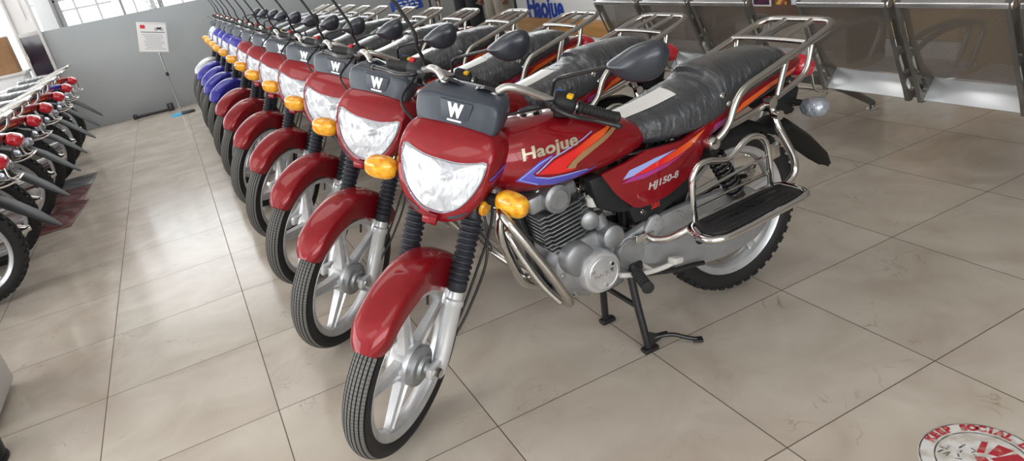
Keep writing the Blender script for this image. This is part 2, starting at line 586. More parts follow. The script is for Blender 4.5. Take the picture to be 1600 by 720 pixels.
# grey half-height partition at the end of the aisle
PART = principled('grey_partition_paint', (0.34, 0.36, 0.37), 0.42)
add_noise(PART, (0.32, 0.34, 0.35), (0.36, 0.38, 0.39), 1.3, 6)
PY = 9.02
mb = MB(); mb.box((4.15, PY + 0.06, 0.65), (9.7, 0.12, 1.30), bevel=0.004); struct(mb.build('wall_back', PART))

WFRAME = principled('window_frame_white', (0.62, 0.62, 0.62), 0.45)
add_noise(WFRAME, (0.58, 0.58, 0.58), (0.66, 0.66, 0.66), 6)
WDARK = principled('window_frame_grey', (0.30, 0.30, 0.30), 0.45)
add_noise(WDARK, (0.27, 0.27, 0.27), (0.33, 0.33, 0.33), 6)

# ------------------------------------------------------------------ the motorcycle
# bike frame: x runs rearwards from the unsteered front axle, y to the rider's right, z up
STEER = 0.74
RAKE = math.radians(26.5)
SAX = Vector((math.sin(RAKE), 0, math.cos(RAKE)))
SPERP = Vector((math.cos(RAKE), 0, -math.sin(RAKE)))
SQ = Vector((0, 0, 0.3)) + SPERP * 0.045
SM = Matrix.Rotation(STEER, 3, SAX)


def ST(v):
    return SM @ (Vector(v) - SQ) + SQ


def resample(pts, n):
    P = [Vector(p) for p in pts]
    d = [0]
    for a, b in zip(P[:-1], P[1:]): d.append(d[-1] + (b - a).length)
    out = []
    for i in range(n):
        t = d[-1] * i / (n - 1)
        k = 0
        while k < len(d) - 2 and d[k + 1] < t: k += 1
        u = (t - d[k]) / max(1e-9, d[k + 1] - d[k])
        out.append(P[k].lerp(P[k + 1], u))
    return out


def mirror_contour(half, n=20, k=4):
    """half outline (y>=0) from top centre to bottom centre -> closed list, starting at the top centre"""
    h = resample(catmull([(p[0], p[1], 0) for p in half], k), n)
    return [(p.x, p.y) for p in h] + [(-p.x, p.y) for p in reversed(h[1:-1])]


def spoke_mb(mb, cx, cz, ang, r0, r1, w0, w1, d0, d1, y=0.0):
    c, s_ = math.cos(ang), math.sin(ang)
    rings = []
    for t in (0, .12, .5, .88, 1.0):
        r = r0 + (r1 - r0) * t
        w = w0 + (w1 - w0) * t + (0.012 * (1 - t / .12) if t < .12 else 0) + (0.012 * (t - .88) / .12 if t > .88 else 0)
        d = d0 + (d1 - d0) * t
        ring = []
        # channel section with a groove on both faces
        for (a, h) in ((-1, -.7), (-.55, -1), (-.4, -.55), (.4, -.55), (.55, -1), (1, -.7), (1, .7), (.55, 1), (.4, .55), (-.4, .55), (-.55, 1), (-1, .7)):
            tw = a * w / 2
            ring.append((cx + c * r - s_ * tw, y + h * d / 2, cz + s_ * r + c * tw))
        rings.append(ring)
    mb.loft(rings)


def wheel(root, name, cx, cz, R, rim_r, w, steer, ribbed, phase):
    kw = dict(steer=steer)
    mb = MB()
    rw = w * 0.36
    prof = [(rim_r - .020, -rw * .55), (rim_r - .016, -rw * .8), (rim_r + .001, -rw), (rim_r + .006, -rw - .004), (rim_r + .009, -rw), (rim_r + .006, -rw + .006), (rim_r - .004, -rw + .008),
            (rim_r - .004, rw - .008), (rim_r + .006, rw - .006), (rim_r + .009, rw), (rim_r + .006, rw + .004), (rim_r + .001, rw), (rim_r - .016, rw * .8), (rim_r - .020, rw * .55), (rim_r - .024, 0)]
    mb.lathe(prof, (cx, 0, cz), (0, 1, 0), 64, closed=True)
    wh = mb.build(name, ALLOY, root, **kw)
    # tyre
    mb = MB()
    h = w / 2
    side = [(rim_r + .004, -rw + .002), (rim_r + .012, -h * .86), (rim_r + .026, -h * .99), (R - .026, -h), (R - .016, -h * .93)]
    prof = [(a, b, 0) for a, b in side]
    if ribbed:
        nr = 6
        span = h * .88
        def crown(y): return R - .014 * (abs(y) / span) ** 2.2
        for i in range(nr):
            a = -span + 2 * span * i / nr; b = -span + 2 * span * (i + 1) / nr
            g = 0.0017
            prof += [(crown(a) - .005, a + g * .2, 0), (crown(a + g), a + g, 1), (crown((a + b) / 2), (a + b) / 2, 1), (crown(b - g), b - g, 0), (crown(b) - .005, b - g * .2, 0)]
        prof += [(R - .016, h * .93, 0)]
    else:
        for t in (-.86, -.6, -.3, 0, .3, .6):
            prof += [(R - .012 * abs(t) ** 2.2, h * t, 1)]
        prof += [(R - .012 * .86 ** 2.2, h * .86, 0), (R - .016, h * .93, 0)]
    prof += [(a, -b, 0) for a, b in reversed(side[:-1])]
    mb.lathe(prof, (cx, 0, cz), (0, 1, 0), 72)
    if not ribbed:
        # raised shoulder blocks
        nb = 44
        for i in range(nb):
            for sgn in (-1, 1):
                for yy, rr_, dy in ((h * .80, R - .007, .013), (h * .32, R + .0005, .014)):
                    a = 2 * PI * (i + (0.5 if sgn > 0 else 0) + (.5 if yy < h * .5 else 0)) / nb
                    mb.box((cx + math.cos(a) * rr_, sgn * yy, cz + math.sin(a) * rr_), (.010, dy, .026), Euler((0, -a, 0)), mi=0)
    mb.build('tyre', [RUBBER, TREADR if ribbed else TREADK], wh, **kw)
    # hub, spokes
    mb = MB()
    mb.lathe([(.0, -.060), (.018, -.060), (.022, -.050), (.045, -.046), (.060, -.036), (.066, -.028), (.066, .028), (.060, .036), (.045, .046), (.022, .050), (.018, .06), (0, .06)], (cx, 0, cz), (0, 1, 0), 40)
    mb.build('hub', ALLOY, wh, **kw)
    for i in range(5):
        mb = MB()
        spoke_mb(mb, cx, cz, phase + 2 * PI * i / 5, .055, rim_r - .014, .052, .030, .040, .026)
        mb.build('spoke', ALLOY, wh, **kw)
    mb = MB(); a = phase + .55
    mb.rod((cx + math.cos(a) * (rim_r - .02), 0, cz + math.sin(a) * (rim_r - .02)), (cx + math.cos(a) * (rim_r - .055), -.012, cz + math.sin(a) * (rim_r - .055)), .004, 8)
    mb.build('valve_stem', RUBBER, wh, **kw)
    return wh


def mirrored(p):
    return [(a[0], -a[1], a[2]) for a in p]


PAINTED = {}


def make_motorcycle():
    root = thing('motorcycle', '', 'motorcycle')
    P = root
    # ---------------- front wheel
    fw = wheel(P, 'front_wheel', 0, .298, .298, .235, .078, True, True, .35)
    mb = MB()
    mb.lathe([(0, -.030), (.064, -.030), (.066, -.046), (.060, -.054), (.040, -.056), (.036, -.066), (.020, -.068), (.018, -.078), (0, -.078)], (0, 0, .298), (0, 1, 0), 40)
    mb.box((.055, -.062, .245), (.016, .012, .075), Euler((0, math.radians(-35), 0)), .003)
    mb.build('brake_plate', CAST, fw, steer=True)
    mb = MB()
    mb.rod((.035, -.066, .262), (.075, -.068, .215), .004, 8)
    for i in range(9):
        q = Vector((.040, -.066, .256)).lerp(Vector((.072, -.068, .218)), i / 8)
        mb.lathe([(.006, -.0018), (.0105, -.0018), (.0105, .0018), (.006, .0018)], q, (.04, 0, -.047), 12, caps=True)
    mb.build('brake_return_spring', RUBBER, fw, steer=True)
    mb = MB()
    mb.rod((0, -.105, .298), (0, .105, .298), .010, 12); mb.lathe([(0, -.008), (.016, -.008), (.016, .008), (0, .008)], (0, -.108, .298), (0, 1, 0), 6); mb.lathe([(0, -.008), (.016, -.008), (.016, .008), (0, .008)], (0, .108, .298), (0, 1, 0), 6)
    mb.build('axle', CHROME, fw, steer=True)

    # ---------------- forks
    tanr = math.tan(RAKE)

    def fx(z): return .033 + (z - .255) * .487
    for sg in (-1, 1):
        y = sg * .088
        mb = MB()
        zs = [(.245, .014), (.262, .024), (.29, .0245), (.34, .026), (.45, .0265), (.455, .030), (.47, .030), (.475, .024), (.52, .023)]
        mb.lathe([(r, (z - .245) / math.cos(RAKE)) for z, r in zs], (fx(.245), y, .245), SAX, 24, caps=True)
        mb.box((.008, y, .298), (.075, .024, .042), Euler((0, math.radians(10), 0)), .010)
        mb.box((fx(.47) + .004, y - sg * .024, .475), (.03, .02, .05), Euler((0, RAKE, 0)), .004)
        fk = mb.build('fork_leg', SLIDER, P, steer=True)
        mb = MB()
        prof = [(.026, 0), (.029, .004), (.029, .028), (.026, .030)]
        nrib = 11
        for i in range(nrib):
            s0 = .032 + i * .0178
            prof += [(.0245, s0), (.0315, s0 + .006), (.0315, s0 + .010), (.0245, s0 + .0165)]
        prof += [(.024, .032 + nrib * .0178), (.022, .25)]
        mb.lathe(prof, (fx(.497), y, .497), SAX, 24, caps=True)
        mb.build('fork_gaiter', GAITER, fk, steer=True)
        mb = MB(); mb.rod((fx(.70), y, .70), (fx(.985), y, .985), .0155, 16)
        mb.build('fork_tube', CHROME, fk, steer=True)
        mb = MB()
        mb.lathe([(0, 0), (.024, 0), (.024, .006), (.020, .010), (0, .012)], (fx(.735) - .005, sg * .118, .735), (-.25, sg, 0), 20)
        mb.build('side_reflector', GLASSM, fk, steer=True)
    mb = MB()
    for z, t in ((.735, .03), (.965, .022)):
        c0 = Vector((fx(z) + .02, 0, z))
        mb.box(c0, (.075, .21, t), Euler((0, RAKE, 0)), .008)
    mb.rod((fx(.73) + .035, 0, .72), (fx(.96) + .035, 0, .97), .02, 14)
    mb.build('triple_clamp', BLACKM, P, steer=True)

    # ---------------- front fender
    mb = MB()
    rings = []
    na = 34
    a0, a1 = math.radians(46), math.radians(157)
    for i in range(na + 1):
        t = i / na
        a = a0 + (a1 - a0) * t
        w = .057 * (.56 + .44 * (min(1, t / .10)) ** .5)
        deep = .030 + .030 * min(1, t * 3.0)
        mid = max(0, 1 - abs(math.degrees(a) - 118) / 26)
        deep += .040 * mid
        rr = .337 + .014 * math.sin(PI * t) - (.014 * (1 - t / .12) if t < .12 else 0)
        ring = []
        for j in range(19):
            s_ = -1 + 2 * j / 18
            y = w * math.copysign(min(1, abs(s_) * 1.25) ** .9, s_)
            if abs(s_) <= .8:
                drop = .016 * (abs(s_) / .8) ** 3
            else:
                drop = .016 + (abs(s_) - .8) / .2 * deep
            r = rr - drop
            ring.append((.006 - r * math.cos(a), y, .300 + r * math.sin(a)))
        rings.append(ring)
    mb.loft(rings, closed=False)
    bmesh.ops.recalc_face_normals(mb.bm, faces=mb.bm.faces[:])
    bmesh.ops.solidify(mb.bm, geom=mb.bm.faces[:], thickness=.0035)
    ff = mb.build('front_fender', RED, P, steer=True, sharp=50)
    PAINTED.setdefault('front_fender', 1)

    # ---------------- headlight cowl
    N = 28
    lens_half = [(0, .878), (.05, .879), (.095, .887), (.122, .894), (.130, .886), (.126, .850), (.105, .803), (.075, .765), (.035, .742), (0, .738)]
    cowl_half = [(0, .956), (.07, .954), (.118, .945), (.143, .912), (.147, .870), (.138, .815), (.118, .768), (.085, .730), (.04, .713), (0, .708)]
    lc = mirror_contour(lens_half, N)
    cc = mirror_contour(cowl_half, N)

    def xf(y, z):
        zz = [(.70, .165), (.74, .180), (.80, .196), (.868, .226), (.92, .255), (.96, .282)]
        for (z0, x0), (z1, x1) in zip(zz[:-1], zz[1:]):
            if z <= z1 or z1 == .96:
                b = x0 + (x1 - x0) * (z - z0) / (z1 - z0); break
        return b + .5 * y * y
    mb = MB()
    mid = [((a[0] * .45 + b[0] * .55), (a[1] * .45 + b[1] * .55)) for a, b in zip(lc, cc)]
    r_in = [(xf(y, z) + .022, y * .98, z) for y, z in lc]
    r0 = [(xf(y, z) + .001, y, z) for y, z in lc]
    r1 = [(xf(y, z) - .002, y, z) for y, z in mid]
    r2 = [(xf(y, z) + .006, y * .985, z) for y, z in cc]
    r2b = [(xf(y, z) + .024, y * 1.02, z) for y, z in cc]
    r3 = [(.315 + .25 * (z - .83), y * 1.07, .835 + (z - .835) * .92) for y, z in cc]
    r4 = [(.40 + .22 * (z - .83), y * 1.10, .828 + (z - .83) * .66) for y, z in cc]
    r5 = [(.475 + .2 * (z - .83), y * 1.04, .808 + (z - .83) * .40) for y, z in cc]
    mb.loft([r_in, r0, r1, r2, r2b, r3, r4, r5], closed=True, caps=(False, False))
    bmesh.ops.recalc_face_normals(mb.bm, faces=mb.bm.faces[:])
    cowl_bvh = mb.bvh()
    cowl = mb.build('headlight_cowl', RED, P, steer=True, sharp=55)
    # side streak on both flanks of the cowl, centre tongue and small air slots under the lamp
    for sg in (-1, 1):
        mb = MB()
        mb.panel([(.215, .848), (.24, .846), (.34, .858), (.43, .882), (.40, .887), (.30, .866)], ray_side(cowl_bvh, sg, .0015), 0, .02)
        mb.build('cowl_stripe', STB, cowl, steer=True)
        mb = MB()
        mb.panel([(.225, .836), (.25, .834), (.34, .846), (.425, .868), (.42, .874), (.33, .853)], ray_side(cowl_bvh, sg, .0015), 0, .02)
        mb.build('cowl_stripe', STP, cowl, steer=True)
        mb = MB()
        mb.panel([(sg * .045, .7245), (sg * .075, .7335), (sg * .100, .752), (sg * .098, .757), (sg * .075, .745), (sg * .047, .733)], ray_front(cowl_bvh, .0012), 0, .012)
        mb.build('air_slot', SLATE, cowl, steer=True)
    mb = MB()
    mb.prism([(.150, .735), (.166, .738), (.160, .712), (.152, .708), (.145, .715)], -.022, .022, .004)
    mb.build('cowl_tongue', RED, cowl, steer=True)
    # lamp: reflector bowl behind a clear lens
    mb = MB()
    rings = []
    cy, cz = 0, .815
    for t, dx in ((1.0, .004), (.86, .014), (.70, .030), (.5, .042), (.3, .049), (.12, .052)):
        rings.append([(xf(y, z) * 0 + .205 + (xf(y, z) - .205) * t + dx, cy + (y - cy) * t, cz + (z - cz) * t) for y, z in lc])
    mb.loft(rings, caps=(False, True))
    lamp = mb.build('headlight', REFL, P, steer=True, sharp=60)
    mb = MB()
    rings = []
    for t, dx in ((1.0, -.001), (.93, -.013), (.75, -.022), (.45, -.027), (.15, -.029)):
        rings.append([(.205 + (xf(y, z) - .205) * t + dx, cy + (y - cy) * t, cz + (z - cz) * t) for y, z in lc])
    mb.loft(rings, caps=(False, True))
    mb.build('headlight_lens', LENS, lamp, steer=True, sharp=80)
    mb = MB()
    mb.rod((.272, 0, .815), (.240, 0, .815), .009, 12); mb.ellipsoid((.240, 0, .815), (.008, .012, .012))
    mb.build('bulb_shield', SILV, lamp, steer=True)
    mb = MB()
    rr = [[(xf(y, z) - .003 + o[0], y * o[1], .82 + (z - .82) * o[1]) for o in ((0, .965), (-.004, .985), (0, 1.01))] for y, z in lc]
    mb.loft(rr, closed=False, loop=True)
    mb.build('lens_rim', SMOKE, lamp, steer=True)

    # ---------------- instrument cluster
    mhalf = [(0, 1.030), (.06, 1.030), (.104, 1.027), (.122, 1.019), (.129, .995), (.126, .958), (.110, .930), (.066, .917), (0, .913)]
    mc = mirror_contour(mhalf, 24)
    mcx = 0.972

    def mring(sc_, x0, sz=None, tilt=.22):
        sz = sz or sc_
        return [(x0 + tilt * (z - .92), y * sc_, mcx + (z - mcx) * sz) for y, z in mc]
    mb = MB()
    mb.loft([mring(.60, .2930), mring(.91, .2945), mring(.965, .2985), mring(1.0, .309), mring(1.0, .352), mring(.96, .385), mring(.86, .410), mring(.74, .428)], caps=(True, True))
    meter = mb.build('instrument_cluster', SLATE, P, steer=True, sharp=45)
    mb = MB()
    # raised centre shield of the cover with the letter and its bar
    mb.prism([(-.050, 1.018), (.050, 1.018), (.036, .945), (-.036, .945)], .2925, .300, .0015, axis='x')
    mb.transform(lambda v: Vector((v.x + .22 * (v.z - .92), v.y, v.z)))
    sh = mb.build('cluster_shield', SLATE, meter, steer=True)
    mb = MB()
    flat_text(mb, 'W', .050, (.3075, 0, .992), (0, -1, 0), (.22, 0, 1), bold=.0035, extrude=.0015, sx=.80)
    mb.box((.3020, 0, .9655), (.003, .044, .0055), Euler((0, math.radians(12), 0)))
    mb.build('cluster_emblem', SILV, meter, steer=True, fix=False)
    mb = MB()
    for sg in (-1, 1):
        mb.lathe([(0, .004), (.048, .004), (.053, 0), (.055, -.012)], (.420, sg * .058, 1.000), (.85, 0, .52), 28)
    mb.build('gauge_dial', DIAL, meter, steer=True)

    # ---------------- handlebar
    mb = MB()
    bar = [(.388, -.02, 1.000), (.388, -.05, 1.000), (.395, -.075, 1.022), (.410, -.105, 1.046), (.440, -.145, 1.036), (.49, -.19, 1.004), (.545, -.255, .972), (.605, -.385, .938)]
    mb.tube(list(reversed(bar)) + mirrored(bar), .0112, 12, 5)
    for sg in (-1, 1):
        mb.box((.388, sg * .045, .992), (.034, .030, .05), Euler((0, RAKE, 0)), .006)
    hb = mb.build('handlebar', SILVER_BAR, P, steer=True)
    for sg in (-1, 1):
        A = Vector((.555, sg * .275, .966)); B = Vector((.607, sg * .390, .936)); d = (B - A).normalized()
        mb = MB()
        L = (B - A).length
        prof = [(.0135, 0), (.021, .002), (.021, .010), (.016, .014)]
        for i in range(10):
            s0 = .018 + i * (L - .03) / 10
            prof += [(.0152, s0), (.0168, s0 + .002), (.0168, s0 + .0065), (.0152, s0 + .008)]
        prof += [(.0175, L - .010), (.0175, L - .002), (.010, L + .004), (0, L + .004)]
        mb.lathe(prof, A, d, 18)
        mb.build('grip', RUBBER, hb, steer=True)
        cpt = Vector((.538, sg * .238, .977))
        mb = MB()
        mb.lathe([(0, -.036), (.026, -.036), (.033, -.028), (.036, 0), (.033, .026), (.025, .032), (0, .032)], cpt, d, 20)
        mb.box(cpt + Vector((-.012, 0, -.018)), (.045, .05, .045), Euler((0, RAKE, math.radians(-24 * sg))), .01)
        mb.build('switch_housing', BLACKP, hb, steer=True)
        mb = MB()
        mb.box(cpt + Vector((-.010, .020 * sg, .030)), (.020, .018, .012), None, .003)
        mb.build('indicator_switch', YEL if sg < 0 else REDSW, hb, steer=True)
        if sg < 0:
            mb = MB(); mb.box(cpt + Vector((.000, .016, .034)), (.012, .016, .008), None, .002)
            mb.build('beam_switch', BLUSW, hb, steer=True)
        # lever
        mb = MB()
        lv = [(.505, sg * .215, .985), (.475, sg * .235, .984), (.478, sg * .285, .972), (.515, sg * .345, .957), (.540, sg * .405, .945)]
        mb.tube(lv, [.008, .0085, .007, .006, .0075], 10, 5)
        mb.ellipsoid((.541, sg * .409, .944), (.010, .010, .010))
        mb.box((.497, sg * .205, .986), (.03, .035, .024), None, .005)
        mb.build('clutch_lever' if sg < 0 else 'brake_lever', BLACKM, hb, steer=True)
        # mirrors
        mb = MB()
        mz = .075 if sg > 0 else -.012
        my = -.055 if sg > 0 else 0.0
        mb.tube([(.512, sg * .205, .985), (.505, sg * .210, 1.03), (.490, sg * .220, 1.062 + mz * .1), (.480, sg * .252 + my * .5, 1.090 + mz * .4), (.470 if sg > 0 else .486, sg * .355 + my, 1.142 + mz), (.470 if sg > 0 else .488, sg * .385 + my, 1.155 + mz)], .0055, 8, 6)
        mxx = -.018 if sg > 0 else 0.0
        mb.lathe([(0, 0), (.011, 0), (.011, .022), (.006, .026)], (.513, sg * .204, .975), (0, 0, 1), 6)
        ms = mb.build('mirror', BLACKM, P, steer=True)
        mb = MB()
        # teardrop shell, convex side forward
        half = [(-.075, .004), (-.055, .020), (-.02, .044), (.02, .056), (.052, .054), (.073, .036), (.081, .006), (.076, -.028), (.056, -.050), (.02, -.056), (-.02, -.046), (-.05, -.026), (-.072, -.008)]
        out = catmull([(a, b, 0) for a, b in half], 3, True)
        rings = []
        for t, dx in ((.90, .016), (1.0, .012), (1.0, .0), (.90, -.018), (.68, -.030), (.35, -.038), (.08, -.040)):
            rings.append([(.490 + mxx + dx, sg * (.436 + p.x * t * 1.02) + my, 1.172 + mz + p.y * t * .98 + .30 * p.x * t) for p in out])
        mb.loft(rings)
        mb.build('mirror_shell', SLATE2, ms, steer=True, sharp=50)
        mb = MB()
        mb.loft([[(.5065 + mxx, sg * (.436 + p.x * .89) + my, 1.172 + mz + p.y * .86 + .27 * p.x) for p in out], [(.5072 + mxx, sg * (.436 + p.x * .85) + my, 1.172 + mz + p.y * .82 + .26 * p.x) for p in out]], caps=(False, True))
        mb.build('mirror_glass', MIRRORG, ms, steer=True)
        # front indicators
        mb = MB()
        mb.rod((.275, sg * .118, .762), (.255, sg * .165, .776), .013, 12, .010)
        mb.box((.262, sg * .150, .772), (.03, .04, .03), Euler((0, 0, 0)), .008)
        st = mb.build('front_indicator', BLACKP, P, steer=True)
        mb = MB()
        mb.ellipsoid((.246, sg * .210, .786), (.031, .051, .034), Euler((0, 0, sg * .15)), power=.74)
        mb.build('indicator_lens', GLASSM, st, steer=True)

    # cables
    mb = MB()
    mb.tube([(.36, -.04, .93), (.33, -.08, .86), (.30, -.125, .74), (.275, -.135, .66), (.22, -.125, .55), (.14, -.11, .42), (.06, -.085, .30), (.075, -.07, .22)], .0042, 8, 6)
    mb.tube([(.47, .22, .98), (.36, .20, .94), (.30, .05, .88), (.31, -.08, .72), (.25, -.14, .58), (.17, -.125, .43), (.09, -.10, .33)], .0042, 8, 6)
    mb.build('front_brake_cable', CABLE, P, steer=True)
    mb = MB()
    hub_ = Vector((.43, 0, .90))
    mb.tube([ST((.49, -.20, .975)), ST((.40, -.12, .97)), (.42, .02, .92), (.50, .03, .80), (.57, -.05, .70)], .004, 8, 6)
    mb.tube([ST((.49, .20, .975)), ST((.42, .14, .985)), (.46, .05, .92), (.54, .04, .80), (.66, .0, .66)], .004, 8, 6)
    mb.build('control_cable', CABLE, P)

    # ---------------- fuel tank
    secs = [(.368, .775, .868, .070), (.376, .745, .884, .095), (.395, .722, .894, .118), (.43, .703, .902, .136), (.50, .688, .903, .148), (.58, .682, .900, .151), (.66, .680, .890, .149), (.74, .682, .871, .141),
            (.81, .690, .845, .128), (.86, .702, .822, .116), (.885, .715, .806, .105)]
    mb = MB()
    rings = []
    for x, zb, zt, hw in secs:
        ring = []
        zm = zb + (zt - zb) * .42
        for j in range(36):
            a = 2 * PI * j / 36
            c, s_ = math.cos(a), math.sin(a)
            y = hw * math.copysign(abs(c) ** .72, c)
            z = zm + (zt - zm) * abs(s_) ** .80 if s_ > 0 else zm - (zm - zb) * abs(s_) ** .62
            sk = (.028 * (z - .80) / .1) if x > .8 else 0
            ring.append((x - sk, y, z))
        rings.append(ring)
    mb.loft(rings)
    bmesh.ops.recalc_face_normals(mb.bm, faces=mb.bm.faces[:])
    tb = mb.bvh()
    tank = mb.build('fuel_tank', RED, P, sharp=50)
    mb = MB()
    mb.lathe([(0, .018), (.030, .018), (.037, .012), (.040, 0)], (.575, 0, .896), (-.03, 0, 1), 28)
    mb.build('fuel_cap', CHROME, tank)
    blue_poly = [(.428, .760), (.507, .797), (.560, .806), (.482, .768), (.488, .757), (.53, .738), (.593, .730), (.64, .724), (.70, .722), (.627, .707), (.558, .706), (.492, .728)]
    red_poly = [(.494, .761), (.555, .786), (.634, .800), (.702, .818), (.790, .826), (.740, .806), (.67, .788), (.615, .770), (.588, .754), (.618, .739), (.559, .744)]
    tan_poly = [(.588, .750), (.612, .767), (.65, .782), (.745, .806), (.790, .817), (.815, .826), (.82, .818), (.76, .796), (.66, .767), (.626, .754), (.618, .742)]
    for sg in (-1, 1):
        fn = ray_side(tb, sg)
        for poly, mt, off in ((blue_poly, STB, .0010), (red_poly, STR, .0014), (tan_poly, STG, .0018)):
            mb = MB(); mb.panel(poly, ray_side(tb, sg, off), 0, .014); mb.build('tank_stripe', mt, tank, fix=False)
        mb = MB()
        pl = [(.436, .761), (.505, .7925), (.548, .8015), (.546, .7985), (.507, .7895), (.442, .760), (.495, .732), (.492, .7295)]
        mb.panel(pl, ray_side(tb, sg, .0018), 0, .014); mb.build('tank_stripe', STL, tank, fix=False)
        for pl in ([(.488, .766), (.55, .797), (.63, .812), (.70, .829), (.70, .8262), (.63, .8088), (.553, .7933), (.494, .764)],
                   [(.488, .757), (.53, .7415), (.593, .7335), (.66, .7275), (.66, .725), (.592, .7295), (.528, .7375), (.484, .756)]):
            mb = MB(); mb.panel(pl, ray_side(tb, sg, .0021), 0, .014); mb.build('tank_stripe', STL, tank, fix=False)
        # raised chrome lettering
        bm = text_bm('Haojue', .062, .0016, .12, 0, 'CENTER', 1.02)
        for v in bm.verts:
            x, z = v.co.x, v.co.y
            v.co = Vector((.548 + (x if sg < 0 else -x) * 1.0, .824 + z * .72 + (x if sg < 0 else -x) * -.02, 0))
        mb = MB(); mb.panel(bm, ray_side(tb, sg, .0045), .004, .02)
        mb.build('tank_emblem', GOLD, tank)

    # ---------------- side covers, air box, lower panels
    for sg in (-1, 1):
        def sfn(x, z, sg=sg):
            u = (x - .72) / .45
            y = .128 + .024 * math.sin(max(0, min(1, u * 1.15)) * PI * .9) - .35 * max(0, .60 - z) ** 1.5 - .05 * max(0, x - 1.0)
            y -= .5 * max(0, z - .69) ** 1.5
            return Vector((x, sg * y, z)), Vector((0, sg, 0))
        mb = MB()
        mb.panel([(.715, .684), (.745, .622), (.775, .583), (.811, .546), (.835, .537), (.87, .536), (.938, .545), (1.041, .580), (1.10, .627), (1.175, .728), (1.02, .706), (.875, .716), (.80, .698)], sfn, .012, .03)
        sb = mb.bvh()
        sc_ = mb.build('side_cover', RED, P, sharp=50)
        for poly, mt, off in (([(.783, .648), (.808, .672), (.902, .685), (.987, .689), (.879, .667), (.815, .650)], STL, .0012),
                              ([(.815, .650), (.879, .667), (.99, .687), (1.126, .709), (1.051, .676), (.952, .657), (.866, .649)], STR, .0016),
                              ([(.776, .636), (.815, .648), (.866, .648), (.952, .655), (1.04, .671), (.939, .643), (.854, .632)], STP, .0012)):
            mb = MB(); mb.panel(poly, ray_side(sb, sg, off), 0, .02); mb.build('cover_stripe', mt, sc_, fix=False)
        bm = text_bm('HJ150-8', .036, .0012, .25, 0, 'CENTER', 1.0)
        for v in bm.verts:
            x, z = v.co.x, v.co.y
            v.co = Vector((.924 + (x if sg < 0 else -x), .602 + z * .82 + (x if sg < 0 else -x) * .06, 0))
        mb = MB(); mb.panel(bm, ray_side(sb, sg, .0014), 0, .03); mb.build('model_lettering', SILV, sc_, fix=False)
        # black air box and lower panel
        mb = MB()
        mb.prism([(.665, .684), (.715, .684), (.748, .628), (.812, .543), (.795, .535), (.745, .548), (.690, .580)], sg * .07, sg * .135, .010)
        mb.build('air_box', BLACKP, P)
        mb = MB()
        mb.prism([(.80, .545), (.87, .540), (.956, .545), (1.055, .588), (1.105, .640), (1.085, .565), (1.032, .515), (.905, .474), (.82, .480)], sg * .085, sg * .120, .008)
        lp = mb.build('lower_panel', BLACKP, P)
        if sg < 0:
            mb = MB(); flat_text(mb, 'SBS', .024, (.905, -.1215, .515), (1, 0, .06), (0, 0, 1), .0005, .2); mb.build('panel_sticker', STR_FLAT, lp, fix=False)
            mb = MB(); mb.lathe([(0, .004), (.009, .004), (.011, 0)], (.857, -.120, .508), (0, -1, 0), 14); mb.build('panel_bolt', CHROME, lp)

    # ---------------- tail cowl
    secs = [(1.13, .655, .735, .128), (1.20, .675, .762, .126), (1.30, .700, .785, .120), (1.42, .735, .812, .112), (1.53, .757, .826, .100), (1.59, .765, .826, .085), (1.625, .772, .818, .062)]
    mb = MB(); rings = []
    for x, zb, zt, hw in secs:
        ring = []
        for j in range(24):
            a = 2 * PI * j / 24
            c, s_ = math.cos(a), math.sin(a)
            ring.append((x + .02 * s_, hw * math.copysign(abs(c) ** .55, c), (zb + zt) / 2 + (zt - zb) / 2 * math.copysign(abs(s_) ** .6, s_)))
        rings.append(ring)
    mb.loft(rings)
    bmesh.ops.recalc_face_normals(mb.bm, faces=mb.bm.faces[:])
    tlb = mb.bvh()
    tail = mb.build('tail_cowl', RED, P, sharp=50)
    for sg in (-1, 1):
        mb = MB(); mb.panel([(1.22, .700), (1.30, .728), (1.44, .763), (1.60, .790), (1.60, .800), (1.44, .780), (1.30, .748)], ray_side(tlb, sg, .0012), 0, .03); mb.build('tail_stripe', STO, tail, fix=False)
        mb = MB(); mb.panel([(1.15, .682), (1.21, .692), (1.24, .712), (1.22, .722), (1.17, .712)], ray_side(tlb, sg, .0014), 0, .02); mb.build('tail_stripe', STP, tail, fix=False)
    mb = MB()
    mb.ellipsoid((1.672, 0, .772), (.052, .072, .042), Euler((0, .5, 0)), power=.75)
    mb.build('tail_light', TAILR, P, sharp=70)

    # ---------------- seat
    secs = [(.835, .760, .800, .060), (.86, .735, .808, .082), (.90, .715, .812, .100), (.97, .702, .818, .122), (1.05, .700, .832, .134), (1.13, .705, .850, .138), (1.19, .715, .868, .136),
            (1.225, .727, .886, .134), (1.27, .742, .892, .132), (1.36, .768, .894, .128), (1.45, .788, .892, .122), (1.515, .800, .884, .108), (1.545, .812, .866, .085)]
    mb = MB(); rings = []
    for i, (x, zb, zt, hw) in enumerate(secs):
        ring = []
        for j in range(32):
            a = 2 * PI * j / 32
            c, s_ = math.cos(a), math.sin(a)
            y = hw * math.copysign(abs(c) ** .75, c)
            zm = zb + (zt - zb) * .35
            z = zm + (zt - zm) * abs(s_) ** .72 if s_ > 0 else zm - (zm - zb) * abs(s_) ** .45
            lean = -.035 * max(0, (z - .80) / .08) if x > 1.2 else 0
            ring.append((x + lean * (1 if x < 1.3 else .3), y, z))
        rings.append(ring)
    mb.loft(rings)
    bmesh.ops.recalc_face_normals(mb.bm, faces=mb.bm.faces[:])
    bmesh.ops.subdivide_edges(mb.bm, edges=mb.bm.edges[:], cuts=1, use_grid_fill=True, smooth=.6)
    seatb = mb.bvh()
    seat = mb.build('seat', VINYL, P, sharp=60)
    mb = MB()
